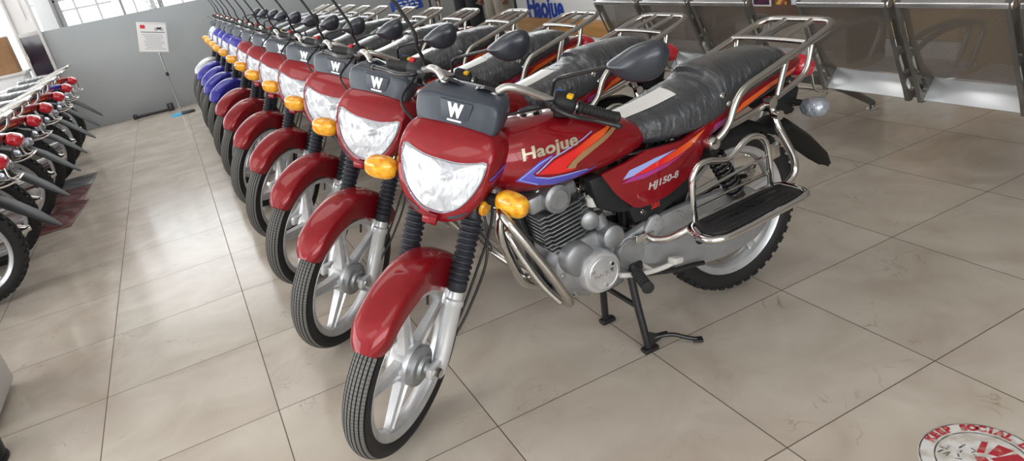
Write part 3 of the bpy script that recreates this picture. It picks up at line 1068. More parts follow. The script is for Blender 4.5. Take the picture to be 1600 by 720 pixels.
    for sg in (-1, 1):
        for x, z in ((1.205, .800), (1.228, .765)):
            h = seatb.ray_cast(Vector((x, sg * .5, z)), Vector((0, -sg, 0)))
            if h[0] is not None:
                mb.lathe([(0, .005), (.009, .004), (.011, 0)], h[0], h[1] if h[1].y * sg > 0 else -h[1], 12)
    mb.build('seat_stud', CHROME, seat)
    mb = MB()
    mb.box((.842, 0, .806), (.035, .075, .012), Euler((0, .2, 0)), .004)
    mb.build('seat_tab', STEEL, seat)

    # ---------------- rear rack
    mb = MB()
    L = [(1.130, -.158, .668), (1.165, -.165, .688), (1.196, -.168, .722), (1.222, -.17, .776), (1.255, -.171, .808), (1.30, -.171, .824), (1.36, -.171, .838), (1.50, -.169, .874), (1.62, -.166, .905), (1.672, -.155, .919), (1.698, -.125, .927), (1.702, -.07, .929), (1.702, 0, .929)]
    mb.tube(L + list(reversed(mirrored(L)))[1:], .0125, 12, 4)
    rk = mb.build('rear_rack', CHROMEB, P)
    mb = MB(); mb.tube([(1.545, -.168, .893), (1.545, 0, .897), (1.545, .168, .893)], .0095, 10, 2); mb.build('rack_crossbar', CHROMEB, rk)
    for y in (-.058, .058):
        mb = MB(); mb.rod((1.548, y, .893), (1.700, y, .929), .0095, 10); mb.build('rack_bar', CHROMEB, rk)
    for sg in (-1, 1):
        mb = MB()
        mb.tube([(1.19, sg * .168, .705), (1.26, sg * .168, .715), (1.34, sg * .168, .731), (1.44, sg * .168, .756), (1.515, sg * .168, .782), (1.545, sg * .168, .812), (1.562, sg * .168, .86), (1.570, sg * .168, .892)], .0105, 10, 5)
        mb.rod((1.405, sg * .168, .749), (1.445, sg * .170, .856), .009, 10)
        mb.rod((1.425, sg * .160, .752), (1.462, sg * .164, .862), .007, 8)
        mb.build('rack_rail', CHROMEB, rk)
        mb = MB()
        mb.lathe([(0, -.02), (.020, -.02), (.024, -.012), (.024, .012), (.018, .022), (0, .024)], (1.130, sg * .150, .665), (0, sg, 0), 18)
        mb.build('rack_mount', CHROME, rk)

    # ---------------- rear fender and mudflap
    mb = MB()
    sec = []
    cxr, czr = 1.31, .325
    path = []
    for a in (150, 130, 110, 90, 70, 55):
        aa = math.radians(a); path.append((cxr + .335 * math.cos(aa), czr + .335 * math.sin(aa), .062, .03))
    path += [(1.575, .610, .088, .03), (1.66, .535, .102, .022), (1.74, .445, .092, .014), (1.80, .370, .055, .008), (1.822, .340, .022, .004)]
    rings = []
    for i, (x, z, w, d) in enumerate(path):
        a = path[max(0, i - 1)]; b = path[min(len(path) - 1, i + 1)]
        t = Vector((b[0] - a[0], 0, b[1] - a[1])).normalized(); nn = Vector((-t.z, 0, t.x))
        if nn.z < 0 and i < 4: nn = -nn
        if i >= 4: nn = Vector((abs(nn.x), 0, abs(nn.z)))
        ring = []
        for j in range(11):
            s_ = -1 + j / 5
            off = -d * abs(s_) ** 3
            p = Vector((x, s_ * w, z)) + nn * off
            ring.append(p)
        rings.append(ring)
    mb.loft(rings, closed=False)
    bmesh.ops.recalc_face_normals(mb.bm, faces=mb.bm.faces[:])
    bmesh.ops.solidify(mb.bm, geom=mb.bm.faces[:], thickness=.004)
    mb.box((1.56, 0, .685), (.12, .13, .11), Euler((0, .35, 0)), .02)
    mb.build('rear_mudguard', BLACKP, P)
    mb = MB()
    mb.tube([(1.56, -.085, .66), (1.66, -.085, .645), (1.735, -.085, .66), (1.745, -.04, .665), (1.745, .04, .665), (1.735, .085, .66), (1.66, .085, .645), (1.56, .085, .66)], .006, 8, 3)
    mb.tube([(1.70, -.05, .735), (1.705, -.06, .68), (1.74, -.07, .664)], .005, 8, 3)
    mb.tube([(1.70, .05, .735), (1.705, .06, .68), (1.74, .07, .664)], .005, 8, 3)
    mb.build('number_plate_bracket', STEEL, P)
    for sg in (-1, 1):
        mb = MB(); mb.rod((1.59, sg * .06, .665), (1.605, sg * .10, .662), .012, 12, .010)
        st = mb.build('rear_indicator', BLACKP, P)
        mb = MB(); mb.ellipsoid((1.60, sg * .148, .655), (.040, .050, .034), Euler((0, 0, sg * -.1)), power=.85)
        mb.build('indicator_lens', SMOKE, st)

    # ---------------- rear wheel, chain case, shocks
    rw = wheel(P, 'rear_wheel', 1.31, .325, .305, .237, .092, False, False, .2)
    mb = MB(); mb.rod((1.31, -.145, .325), (1.31, .145, .325), .010, 12); mb.lathe([(0, -.010), (.018, -.010), (.018, .010), (0, .010)], (1.31, -.147, .325), (0, 1, 0), 6); mb.build('axle', CHROME, rw)
    mb = MB(); mb.lathe([(0, .03), (.068, .03), (.07, .052), (.05, .060), (.02, .064), (0, .064)], (1.31, 0, .325), (0, 1, 0), 32); mb.build('brake_plate', CAST, rw)
    mb = MB()
    mb.prism([(.745, .440), (.80, .452), (.868, .468), (.96, .474), (1.07, .476), (1.20, .470), (1.31, .444), (1.385, .392), (1.410, .330), (1.39, .275), (1.345, .242), (1.27, .222), (1.18, .216), (1.08, .228), (.98, .255), (.88, .300), (.80, .338), (.752, .37)], -.122, -.088, .012)
    cc_ = mb.build('chain_case', GREYP, P)
    mb = MB()
    mb.prism([(.80, .385), (.86, .397), (.95, .402), (1.06, .398), (1.06, .388), (.95, .392), (.86, .387), (.80, .375)], -.126, -.118, .003)
    mb.prism([(.985, .465), (1.00, .465), (1.03, .432), (1.015, .430)], -.128, -.118, .004)
    mb.build('case_seam', GREYP, cc_)
    mb = MB()
    mb.lathe([(0, .006), (.017, .006), (.020, 0)], (1.075, -.121, .330), (0, -1, 0), 20); mb.build('inspection_plug', RUBBER, cc_)
    mb = MB()
    mb.prism([(.845, .452), (.875, .485), (.905, .488), (.925, .462), (.925, .425), (.89, .41), (.86, .412)], -.134, -.118, .006)
    for x, z in ((.895, .462), (.880, .428)):
        mb.lathe([(0, .006), (.009, .006), (.011, 0)], (x, -.133, z), (0, -1, 0), 10)
    mb.build('footrest_bracket', GREYP, cc_)
    for sg in (-1, 1):
        mb = MB()
        mb.box((1.02, sg * .075, .385), (.62, .035, .05), Euler((0, math.radians(10.5), 0)), .01)
        mb.build('swing_arm', BLACKM, P)
        A = Vector((1.135, sg * .140, .640)); B = Vector((1.262, sg * .138, .402)); d = (B - A)
        mb = MB()
        mb.rod(A, A + d * .95, .011, 12)
        mb.rod(A + d * .48, A + d * .93, .023, 16)
        mb.lathe([(0, -.016), (.020, -.016), (.020, .016), (0, .016)], A, (0, 1, 0), 14); mb.lathe([(0, -.016), (.018, -.016), (.018, .016), (0, .016)], B, (0, 1, 0), 14)
        sh_ = mb.build('rear_shock', BLACKM, P)
        mb = MB()
        dn = d.normalized(); u = Vector((0, 1, 0)); w_ = dn.cross(u)
        turns = 9
        pts = [A + d * (.10 + .66 * i / (turns * 10)) + (u * math.cos(2 * PI * i / 10) + w_ * math.sin(2 * PI * i / 10)) * .029 for i in range(turns * 10 + 1)]
        mb.tube(pts, .0052, 7, 1)
        mb.build('coil_spring', BLACKM, sh_)

    # ---------------- engine
    mb = MB()
    mb.prism([(.52, .43), (.545, .475), (.60, .490), (.68, .50), (.76, .462), (.85, .430), (.875, .39), (.86, .335), (.80, .290), (.72, .272), (.62, .285), (.54, .325), (.515, .375)], -.105, .11, .016)
    mb.lathe([(0, -.145), (.046, -.145), (.054, -.138), (.056, -.10)], (.590, 0, .445), (0, 1, 0), 28)
    mb.lathe([(0, -.128), (.05, -.128), (.058, -.118), (.060, -.10)], (.79, 0, .385), (0, 1, 0), 28)
    eng = mb.build('engine', CAST, P, sharp=50)
    mb = MB()
    gc = (.652, 0, .383)
    mb.lathe([(0, -.166), (.050, -.166), (.052, -.168), (.055, -.166), (.056, -.160), (.066, -.158), (.072, -.148), (.074, -.105)], gc, (0, 1, 0), 48)
    gen = mb.build('generator_cover', ALLOY, eng, sharp=40)
    mb = MB()
    flat_text(mb, 'HAOJUE', .020, (.652, -.1672, .383), (1, 0, .05), (0, 0, 1), .0004, 0, .0006)
    for k in range(3):
        a = .6 + k * 2 * PI / 3
        mb.lathe([(0, .004), (.006, .004), (.007, 0)], (.652 + .041 * math.cos(a), -.166, .383 + .041 * math.sin(a)), (0, -1, 0), 8)
    mb.build('cover_lettering', CHROME, gen, fix=False)
    for x, z in ((.54, .40), (.57, .318), (.63, .297), (.76, .30), (.85, .37), (.83, .43), (.74, .465), (.70, .487)):
        mb = MB(); mb.lathe([(0, .010), (.007, .010), (.008, 0)], (x, -.104, z), (0, -1, 0), 6)
        mb.build('case_bolt', STEEL, eng)
    mb = MB()
    ax = Vector((-.13, 0, .99)).normalized()
    base = Vector((.600, 0, .475))
    mb.tube([base - ax * .02, base + ax * .15], .058, 24, 1)
    rot = Euler((0, math.atan2(ax.x, ax.z), 0))
    for i in range(10):
        q = base + ax * (.012 + i * .0138)
        wx = .176 if i > 1 else .150
        mb.box(q, (wx, .190, .0042), rot, .0018, seg=1)
        mb.box(q, (wx - .05, .205, .0042), rot, .0018, seg=1)
    mb.build('cylinder', CAST, eng)
    mb = MB()
    hc = base + ax * .178
    mb.box(hc, (.150, .175, .046), rot, .012)
    mb.box(hc + ax * .028, (.120, .150, .03), rot, .010)
    mb.lathe([(0, -.128), (.030, -.128), (.035, -.122), (.044, -.120), (.045, -.070)], (.560, 0, .655), (0, 1, 0), 32)
    mb.box((.505, -.05, .650), (.06, .09, .055), rot, .01)
    mb.build('cylinder_head', CAST, eng, sharp=45)
    mb = MB()
    mb.lathe([(0, -.125), (.022, -.125), (.030, -.118), (.032, -.05)], (.690, 0, .545), (.25, 1, 0), 24)
    mb.lathe([(0, -.148), (.030, -.148), (.038, -.142), (.040, -.09)], (.722, 0, .476), (0, 1, 0), 28)
    mb.rod((.70, -.09, .55), (.72, -.10, .47), .024, 14)
    mb.build('starter_motor', CAST, eng, sharp=45)
    mb = MB()
    mb.lathe([(.018, 0), (.024, .005), (.024, .045), (.018, .05), (.018, .075), (.012, .08)], (.700, -.045, .575), (0, 0, 1), 18, caps=True)
    mb.rod((.63, -.02, .63), (.78, -.02, .60), .024, 16)
    cb = mb.build('carburettor', STEEL, eng)
    mb = MB(); mb.lathe([(0, 0), (.022, 0), (.024, .004), (.024, .030), (.016, .034), (.012, .058), (0, .058)], (.695, -.092, .583), (0, 0, 1), 18); mb.build('fuel_filter', OFFW, eng)
    mb = MB()
    mb.tube([(.70, -.06, .66), (.66, -.10, .66), (.64, -.095, .62), (.68, -.09, .60)], .004, 8, 5)
    mb.tube([(.49, -.03, .66), (.45, -.06, .63), (.46, -.08, .56), (.52, -.09, .50)], .0045, 8, 5)
    mb.build('spark_plug_lead', CABLE, eng)

    # exhaust
    mb = MB()
    mb.tube([(.50, .05, .64), (.455, .055, .62), (.43, .06, .54), (.455, .075, .42), (.50, .10, .31), (.60, .135, .265), (.78, .155, .260), (.95, .160, .272)], .0175, 12, 5)
    ex = mb.build('exhaust_pipe', CHROME, P)
    mb = MB()
    a = Vector((.93, .160, .270)); d = Vector((.80, .03, .075))
    mb.lathe([(0, 0), (.020, 0), (.040, .05), (.046, .12), (.048, .60), (.040, .66), (.022, .68), (.018, .70), (0, .70)], a, d, 28)
    mb.build('muffler', CHROME, ex)

    # ---------------- frame
    mb = MB()
    mb.tube([(.40, 0, .90), (.42, 0, .80), (.46, 0, .66), (.49, 0, .52), (.50, 0, .38), (.55, 0, .28)], .018, 12, 4)
    mb.tube([(.42, 0, .86), (.60, 0, .76), (.80, 0, .70), (.86, 0, .60), (.86, 0, .45), (.84, 0, .36)], .020, 12, 4)
    for sg in (-1, 1):
        mb.tube([(.80, sg * .02, .70), (.90, sg * .085, .69), (1.13, sg * .100, .690), (1.35, sg * .095, .735), (1.56, sg * .075, .765)], .012, 10, 4)
        mb.tube([(1.12, sg * .10, .69), (1.0, sg * .09, .56), (.88, sg * .08, .44), (.80, sg * .08, .30)], .012, 10, 3)
        mb.box((.455, sg * .03, .665), (.06, .02, .07), None, .006)
    mb.rod((.80, -.12, .30), (.80, .12, .30), .013, 12)
    mb.build('frame', BLACKM, P)

    # ---------------- crash bars
    for sg in (-1, 1):
        A = [(.43, -.035, .690), (.385, -.10, .705), (.352, -.17, .704), (.345, -.222, .684), (.372, -.25, .62), (.412, -.270, .53), (.444, -.276, .45), (.462, -.268, .405), (.476, -.225, .378), (.50, -.12, .350), (.53, -.03, .32)]
        B = [(.45, -.03, .62), (.40, -.10, .635), (.362, -.165, .630), (.378, -.195, .55), (.412, -.222, .46), (.446, -.242, .400)]
        if sg > 0: A, B = mirrored(A), mirrored(B)
        mb = MB(); mb.tube(A, .0135, 12, 5)
        cbr = mb.build('crash_bar', CHROMEB, P)
        mb = MB(); mb.tube(B, .011, 12, 5); mb.build('inner_bar', CHROMEB, cbr)
        mb = MB(); mb.box((.44, sg * .03, .688), (.045, .03, .04), None, .006); mb.rod((.44, sg * .05, .688), (.44, sg * .01, .688), .010, 8); mb.build('bar_clamp', CHROME, cbr)

    # ---------------- leg guard and side step on the left
    mb = MB()
    cg = [(.968, -.235, .462), (.962, -.238, .54), (.966, -.24, .61), (.990, -.24, .645), (1.03, -.24, .652), (1.075, -.24, .640), (1.11, -.24, .634), (1.145, -.24, .648), (1.18, -.24, .668), (1.215, -.24, .676), (1.25, -.24, .665), (1.275, -.24, .632), (1.286, -.24, .57), (1.290, -.238, .48)]
    mb.tube(cg, .0105, 12, 5)
    for (x0, z0, x1, z1) in ((.965, .558, 1.285, .594), (.968, .520, 1.287, .535), (.968, .474, 1.290, .486)):
        mb.rod((x0, -.24, z0), (x1, -.24, z1), .006, 8)
    mb.box((1.305, -.24, .60), (.05, .008, .055), Euler((0, -.1, 0)), .003)
    guard = mb.build('leg_guard', CHROME, P)
    mb = MB()
    strut = [(1.352, -.172, .757), (1.366, -.185, .71), (1.366, -.205, .66), (1.385, -.222, .60), (1.402, -.235, .54), (1.395, -.242, .495), (1.355, -.245, .470), (1.30, -.245, .468)]
    mb.tube(strut, .0125, 12, 5)
    mb.lathe([(0, -.012), (.018, -.012), (.018, .012), (0, .012)], (1.352, -.19, .742), (0, 1, 0), 14); mb.lathe([(0, -.012), (.016, -.012), (.016, .012), (0, .012)], (1.366, -.205, .700), (0, 1, 0), 14)
    mb.build('guard_strut', CHROME, guard)
    mb = MB()
    rim = [(.975, -.232, .463), (.935, -.25, .462), (.912, -.30, .460), (.918, -.350, .458), (.955, -.375, .458), (1.02, -.378, .460), (1.15, -.378, .468), (1.275, -.378, .478), (1.312, -.362, .481), (1.322, -.32, .481), (1.322, -.26, .479), (1.30, -.235, .477)]
    mb.tube(rim, .0115, 12, 5)
    mb.tube([(.845, -.125, .437), (.855, -.16, .425), (.885, -.20, .428), (.93, -.235, .452), (.98, -.24, .462)], .0125, 12, 5)
    mb.box((.838, -.138, .432), (.075, .012, .030), Euler((0, .1, 0)), .005)
    step = mb.build('side_step', CHROME, P)
    mb = MB()
    pts = [(.955, -.245), (.932, -.30), (.940, -.345), (.975, -.366), (1.29, -.366), (1.312, -.34), (1.312, -.255), (1.29, -.245)]
    bm2 = MB(); bm2.prism(pts, -.006, .006, .003, axis='z')
    bm2.transform(lambda v: Vector((v.x, v.y, v.z + .466 + (v.x - .95) * .045)))
    for i in range(4):
        yy = -.262 - i * .030
        bm2.box((1.125, yy, .4815), (.30, .006, .005), Euler((0, -.045, 0)), .001)
    bd = bm2.build('step_mat', RUBBER, step)
    mb = MB()
    flat_text(mb, 'HAOJUE', .038, (1.12, -.305, .4856), (1, 0, .045), (0, 1, 0), .0006, 0, .001)
    mb.build('mat_lettering', BLACKP, step, fix=False)

    # ---------------- stand, pegs, pedals
    mb = MB()
    for sg in (-1, 1):
        mb.tube([(.80, sg * .085, .30), (.800, sg * .100, .20), (.805, sg * .125, .05), (.808, sg * .128, .012)], .0135, 12, 3)
        mb.box((.812, sg * .129, .009), (.060, .034, .018), None, .006)
    mb.rod((.802, -.105, .17), (.802, .105, .17), .010, 10)
    cs = mb.build('center_stand', BLACKM, P)
    mb = MB()
    mb.tube([(.806, -.13, .045), (.85, -.142, .048), (.89, -.160, .045), (.925, -.185, .030), (.955, -.205, .018)], .0075, 10, 4)
    mb.prism([(.806, .085), (.84, .062), (.885, .052), (.885, .040), (.806, .025)], -.142, -.134, .002)
    mb.box((.958, -.207, .016), (.035, .028, .010), Euler((0, .1, -.5)), .003)
    mb.build('stand_lever', BLACKM, cs)
    for sg in (-1, 1):
        mb = MB()
        mb.rod((.80, sg * .10, .335), (.755, sg * .19, .352), .011, 10)
        mb.box((.795, sg * .125, .338), (.05, .03, .03), None, .006)
        pg = mb.build('footpeg', BLACKM, P)
        mb = MB()
        A = Vector((.762, sg * .178, .350)); B = Vector((.722, sg * .292, .352)); d = (B - A).normalized(); L_ = (B - A).length
        prof = [(0, 0), (.014, 0)]
        for i in range(8):
            s0 = .004 + i * (L_ - .010) / 8
            prof += [(.0145, s0), (.0185, s0 + .003), (.0185, s0 + .009), (.0145, s0 + .011)]
        prof += [(.020, L_ - .006), (.020, L_), (0, L_ + .002)]
        mb.lathe(prof, A, d, 14); mb.build('peg_rubber', RUBBER, pg)
    mb = MB()
    mb.tube([(.71, -.165, .352), (.77, -.172, .334), (.83, -.172, .322), (.885, -.172, .318), (.915, -.175, .322)], .0085, 10, 4)
    mb.box((.918, -.182, .332), (.045, .034, .022), Euler((0, .25, .2)), .006)
    mb.rod((.83, -.172, .322), (.83, -.10, .325), .009, 10)
    mb.build('gear_lever', OFFW, P)
    mb = MB()
    mb.tube([(.85, -.13, .29), (.93, -.145, .275), (1.00, -.155, .270), (1.05, -.16, .262)], .0085, 10, 4)
    mb.tube([(.85, -.13, .29), (.82, -.12, .30)], .009, 10, 1)
    mb.build('side_stand', BLACKM, P)
    return root


SILVER_BAR = principled('satin_silver_bar', (0.60, 0.59, 0.57), 0.28, 0.8)
SLATE2 = principled('mirror_shell_plastic', (0.026, 0.031, 0.042), 0.33, 0.0, 0.4, 0.2)
add_bump(SLATE2, 400, 0.05, 0.0005)
MIRRORG = principled('mirror_glass', (0.85, 0.86, 0.87), 0.02, 1.0)
CHROMEB = principled('brushed_chrome_tube', (0.50, 0.485, 0.455), 0.22, 1.0)
STR_FLAT = principled('red_print', (0.7, 0.03, 0.03), 0.4)

U0, Y0, YAW = 0.988, 0.126, 0.02
PROTO = make_motorcycle()
PROTO.location = (U0, Y0, 0)
PROTO.rotation_euler = (0, 0, YAW)

PAINT_PARTS = ('front_fender', 'headlight_cowl', 'cowl_tongue', 'fuel_tank', 'side_cover', 'tail_cowl')
_recol = {}


def recolour(o, mat):
    key = (o.data.name, mat.name)
    if key not in _recol:
        me = o.data.copy()
        for i, m in enumerate(me.materials):
            if m == RED: me.materials[i] = mat
        _recol[key] = me
    o.data = _recol[key]


def copy_tree(o, parent, mat):
    c = o.copy(); C.objects.link(c); c.parent = parent
    if mat is not RED and c.data is not None and c.name.split('.')[0] in PAINT_PARTS:
        recolour(c, mat)
    for ch in KIDS[o]:
        copy_tree(ch, c, mat)
    return c


KIDS = {}
for o in bpy.data.objects:
    KIDS.setdefault(o, [])
    if o.parent: KIDS.setdefault(o.parent, []).append(o)

PROTO['label'] = 'nearest red motorcycle, standing whole in front with its number side panel in full view'
PROTO['group'] = 'motorcycles parked in the right-hand row'
ORD = ['', 'second', 'third', 'fourth', 'fifth', 'sixth', 'seventh']
OFFS = [0, .77, 1.48, 2.24, 2.97, 3.68, 4.38, 5.21, 5.87, 6.53, 7.25, 7.95]
for k in range(1, 12):
    mat = RED if k < 7 else (BLUE if k < 11 else SILVER)
    r = copy_tree(PROTO, None, mat)
    r.location = (U0 + random.uniform(-.012, .012), Y0 + OFFS[k], 0)
    r.rotation_euler = (0, 0, YAW + random.uniform(-.012, .012))
    if k < 7:
        r['label'] = ('red motorcycle, %s from the camera in the long right-hand row' % ORD[k]) if k < 6 else 'red motorcycle, seventh and farthest red one, parked next to the blue ones'
    elif k < 11:
        r['label'] = ['blue motorcycle nearest the red ones, first of the four blue', 'blue motorcycle, second of the four blue counted from the red ones', 'blue motorcycle, third of the four blue counted from the red ones', 'blue motorcycle, last of the four blue, beside the silver one'][k - 7]
    else:
        r['label'] = 'silver motorcycle at the far end of the right-hand row by the grey partition'
LEFT_Y = [2.86, 3.62, 4.36, 5.10, 5.85, 6.60, 7.38]
for k, y in enumerate(LEFT_Y):
    mat = BLUE if k == 5 else RED
    r = copy_tree(PROTO, None, mat)
    r.location = (-2.03 + random.uniform(-.02, .02), y, 0)
    r.rotation_euler = (0, 0, random.uniform(-.02, .02))
    r['group'] = 'motorcycles parked in the left-hand row, seen from behind'
    nm = ['nearest', 'second', 'third', 'fourth', 'fifth', 'sixth', 'farthest']
    r['label'] = ('blue motorcycle in the left row, tail to the aisle, second from the grey partition' if k == 5 else 'red motorcycle in the left row, tail to the aisle, %s' % (nm[k] + (' one' if k in (0, 6) else ' from the camera')))



# papers lying under the clear wrap on the saddles
_sb = bmesh.new(); _sb.from_mesh([o for o in PROTO.children if o.name.startswith('seat')][0].data)
SEATB = BVHTree.FromBMesh(_sb); _sb.free()
PAPER_LABEL = ['white paper sheet under the clear wrap on the saddle of the nearest red motorcycle',
               'white paper sheet on the saddle of the second red motorcycle from the camera',
               'white paper sheet on the saddle of the third red motorcycle from the camera',
               'white paper sheet on the saddle of the fourth red motorcycle from the camera',
               'white paper sheet on the saddle of the fifth red motorcycle from the camera']
for k in range(5):
    w = [(.868, -.052), (1.07, -.070), (1.085, .030), (.872, .050)] if k % 2 == 0 else [(.87, -.060), (1.075, -.045), (1.07, .055), (.875, .050)]
    mb = MB(); mb.panel(w, ray_top(SEATB, .003), .0012, .03)
    o = mb.build('paper_sheet', PAPER)
    o.location = (U0, Y0 + OFFS[k], 0); o.rotation_euler = (0, 0, YAW)
    o['label'] = PAPER_LABEL[k]; o['category'] = 'paper'; o['group'] = 'papers on the saddles'

# ------------------------------------------------------------------ windows and doors of the room
GLASS = bpy.data.materials.new('window_glass'); GLASS.use_nodes = True
_N, _L = GLASS.node_tree.nodes, GLASS.node_tree.links
_N.remove(_N['Principled BSDF'])
_t = _N.new('ShaderNodeBsdfTransparent'); _g = _N.new('ShaderNodeBsdfGlossy'); _g.inputs['Roughness'].default_value = 0.02
_t.inputs[0].default_value = (.96, .98, .98, 1)
_m = _N.new('ShaderNodeMixShader'); _m.inputs[0].default_value = 0.06
_L.new(_t.outputs[0], _m.inputs[1]); _L.new(_g.outputs[0], _m.inputs[2]); _L.new(_m.outputs[0], _N['Material Output'].inputs[0])

WY = 9.34
wroot = thing('window_1', '', ''); del wroot['label']; del wroot['category']; wroot['kind'] = 'structure'
mb = MB()
for x, w in ((-.47, .035), (-.41, .035), (.305, .03), (.76, .035), (.79, .02), (1.9, .05), (3.1, .05), (4.4, .05), (5.8, .05), (7.2, .05)):
    mb.box((x, WY, 1.75), (w, .06, 3.3))
mb.box((-.44, WY, 1.75), (.05, .03, 3.3))
mb.build('window_frame', WDARK, wroot)
mb = MB()
for x, w in ((-.22, .022), (.03, .022), (.46, .02), (.66, .03), (1.05, .02), (1.5, .02)):
    mb.box((x, WY, 1.75), (w, .04, 3.3))
mb.box((-.1, WY, 1.49), (.60, .03, .02)); mb.box((3.5, WY, 1.62), (9, .03, .025)); mb.box((3.5, WY, 2.5), (9, .05, .05)); mb.box((3.5, WY, 3.35), (9, .06, .08))
mb.build('window_bar', WFRAME, wroot)
mb = MB(); mb.box((3.8, WY + .01, 1.75), (8.6, .006, 3.2)); mb.build('pane', GLASS, wroot)
# white roller blind drawn in the first bay
BLIND = principled('white_blind', (0.80, 0.80, 0.80), 0.7)
add_noise(BLIND, (0.77, 0.77, 0.77), (0.83, 0.83, 0.83), 4)
mb = MB(); mb.box((-.575, WY - .02, 1.95), (.19, .012, 2.0)); mb.build('window_blind', BLIND, wroot)

droot = thing('door_1', '', ''); del droot['label']; del droot['category']; droot['kind'] = 'structure'
mb = MB()
for x in (-.935, -.685): mb.box((x, PY - .005, 1.2), (.035, .05, 2.4), bevel=.004)
mb.box((-.81, PY - .005, 1.30), (.22, .045, .05), bevel=.004); mb.box((-.81, PY - .005, 2.38), (.25, .05, .05), bevel=.004); mb.box((-.81, PY - .005, .03), (.22, .05, .06), bevel=.004)
mb.build('door_frame', WFRAME, droot)
mb = MB(); mb.box((-.81, PY, 1.84), (.22, .012, 1.04)); mb.box((-.775, PY - .012, 1.78), (.02, .012, .62)); mb.build('upper_panel', BLIND, droot)
DARKG = principled('dark_tinted_glass', (0.035, 0.026, 0.040), 0.08, 0.0, 0.5)
mb = MB(); mb.box((-.81, PY, .67), (.22, .012, 1.22)); mb.build('dark_glass', DARKG, droot)
mb = MB(); mb.box((-.915, PY - .04, 1.0), (.02, .03, .18), bevel=.006); mb.build('door_handle', STEEL, droot)

w2 = thing('window_2', '', ''); del w2['label']; del w2['category']; w2['kind'] = 'structure'
mb = MB()
mb.box((-2.6, WY, 3.3), (3.6, .06, .1)); mb.box((-1.35, WY, 1.7), (.05, .06, 3.3)); mb.box((-2.8, WY, 1.7), (.05, .06, 3.3)); mb.box((-2.6, WY, .05), (3.6, .06, .1))
mb.build('window_frame', WFRAME, w2)
mb = MB(); mb.box((-2.6, WY + .01, 1.7), (3.4, .006, 3.2)); mb.build('pane', GLASS, w2)

WALLW = principled('light_wall_paint', (0.55, 0.54, 0.52), 0.6)
add_noise(WALLW, (0.52, 0.51, 0.49), (0.58, 0.57, 0.55), 1.5)
mb = MB(); mb.box((-5.95, 2.5, 1.7), (.1, 17.4, 3.4)); struct(mb.build('wall_left', WALLW))
mb = MB(); mb.box((1.5, -6.15, 1.7), (15, .1, 3.4)); struct(mb.build('wall_front', WALLW))
# mullions of the glazing on the left and at the shop front
w3 = thing('window_3', '', ''); del w3['label']; del w3['category']; w3['kind'] = 'structure'
mb = MB()
for y in (-2.0, -.5, 1.0, 2.5, 4.0, 5.5, 7.0): mb.box((-5.5, y, 1.9), (.06, .08, 2.5))
mb.box((-5.5, 2.5, .68), (.08, 9.1, .08)); mb.box((-5.5, 2.5, 3.12), (.08, 9.1, .08)); mb.box((-5.5, 2.5, 2.4), (.05, 9.1, .05))
mb.build('window_frame', WDARK, w3)
w4 = thing('window_4', '', ''); del w4['label']; del w4['category']; w4['kind'] = 'structure'
mb = MB()
for x in (-4.0, -2.25, -.5, 1.25, 3.0): mb.box((x, -5.7, 2.0), (.08, .06, 2.5))
mb.box((-.5, -5.7, .78), (7.1, .08, .08)); mb.box((-.5, -5.7, 3.22), (7.1, .08, .08)); mb.box((-.5, -5.7, 2.5), (7.1, .05, .05))
mb.build('window_frame', WDARK, w4)

# ------------------------------------------------------------------ waiting-room seating
def perf_mat():
    m = principled('perforated_steel_sheet', (0.30, 0.28, 0.26), 0.35, 0.9)
    N, L, b = nodes(m)
    uv = N.new('ShaderNodeUVMap')
    sx = N.new('ShaderNodeSeparateXYZ'); L.new(uv.outputs[0], sx.inputs[0])
    P_ = 0.0075

    def cellc(out, shift=None):
        a = N.new('ShaderNodeMath'); a.operation = 'DIVIDE'; a.inputs[1].default_value = P_; L.new(out, a.inputs[0])
        src = a.outputs[0]
        if shift is not None:
            s_ = N.new('ShaderNodeMath'); s_.operation = 'ADD'; L.new(src, s_.inputs[0]); L.new(shift, s_.inputs[1]); src = s_.outputs[0]
        f = N.new('ShaderNodeMath'); f.operation = 'FRACT'; L.new(src, f.inputs[0])
        d = N.new('ShaderNodeMath'); d.operation = 'SUBTRACT'; d.inputs[1].default_value = .5; L.new(f.outputs[0], d.inputs[0])
        return d.outputs[0], a.outputs[0]
    dy, ay = cellc(sx.outputs[1])
    fl = N.new('ShaderNodeMath'); fl.operation = 'FLOOR'; L.new(ay, fl.inputs[0])
    h = N.new('ShaderNodeMath'); h.operation = 'MULTIPLY'; h.inputs[1].default_value = .5; L.new(fl.outputs[0], h.inputs[0])
    dx, _ = cellc(sx.outputs[0], h.outputs[0])
    c = N.new('ShaderNodeCombineXYZ'); L.new(dx, c.inputs[0]); L.new(dy, c.inputs[1])
    ln = N.new('ShaderNodeVectorMath'); ln.operation = 'LENGTH'; L.new(c.outputs[0], ln.inputs[0])
    lt = N.new('ShaderNodeMath'); lt.operation = 'GREATER_THAN'; lt.inputs[1].default_value = 0.235; L.new(ln.outputs['Value'], lt.inputs[0])
    L.new(lt.outputs[0], b.inputs['Alpha'])
    return m


PERF = perf_mat()
DIE = principled('grey_die_cast_frame', (0.20, 0.195, 0.185), 0.35, 0.7)
add_noise(DIE, (0.17, 0.165, 0.155), (0.23, 0.225, 0.215), 12)
SHEET = principled('smooth_steel_sheet', (0.62, 0.65, 0.68), 0.28, 0.6)
add_noise(SHEET, (0.59, 0.62, 0.65), (0.65, 0.68, 0.71), 3)


ARMS = principled('dull_grey_armrest', (0.26, 0.255, 0.245), 0.4, 0.6)
add_noise(ARMS, (0.23, 0.225, 0.215), (0.29, 0.285, 0.275), 10)


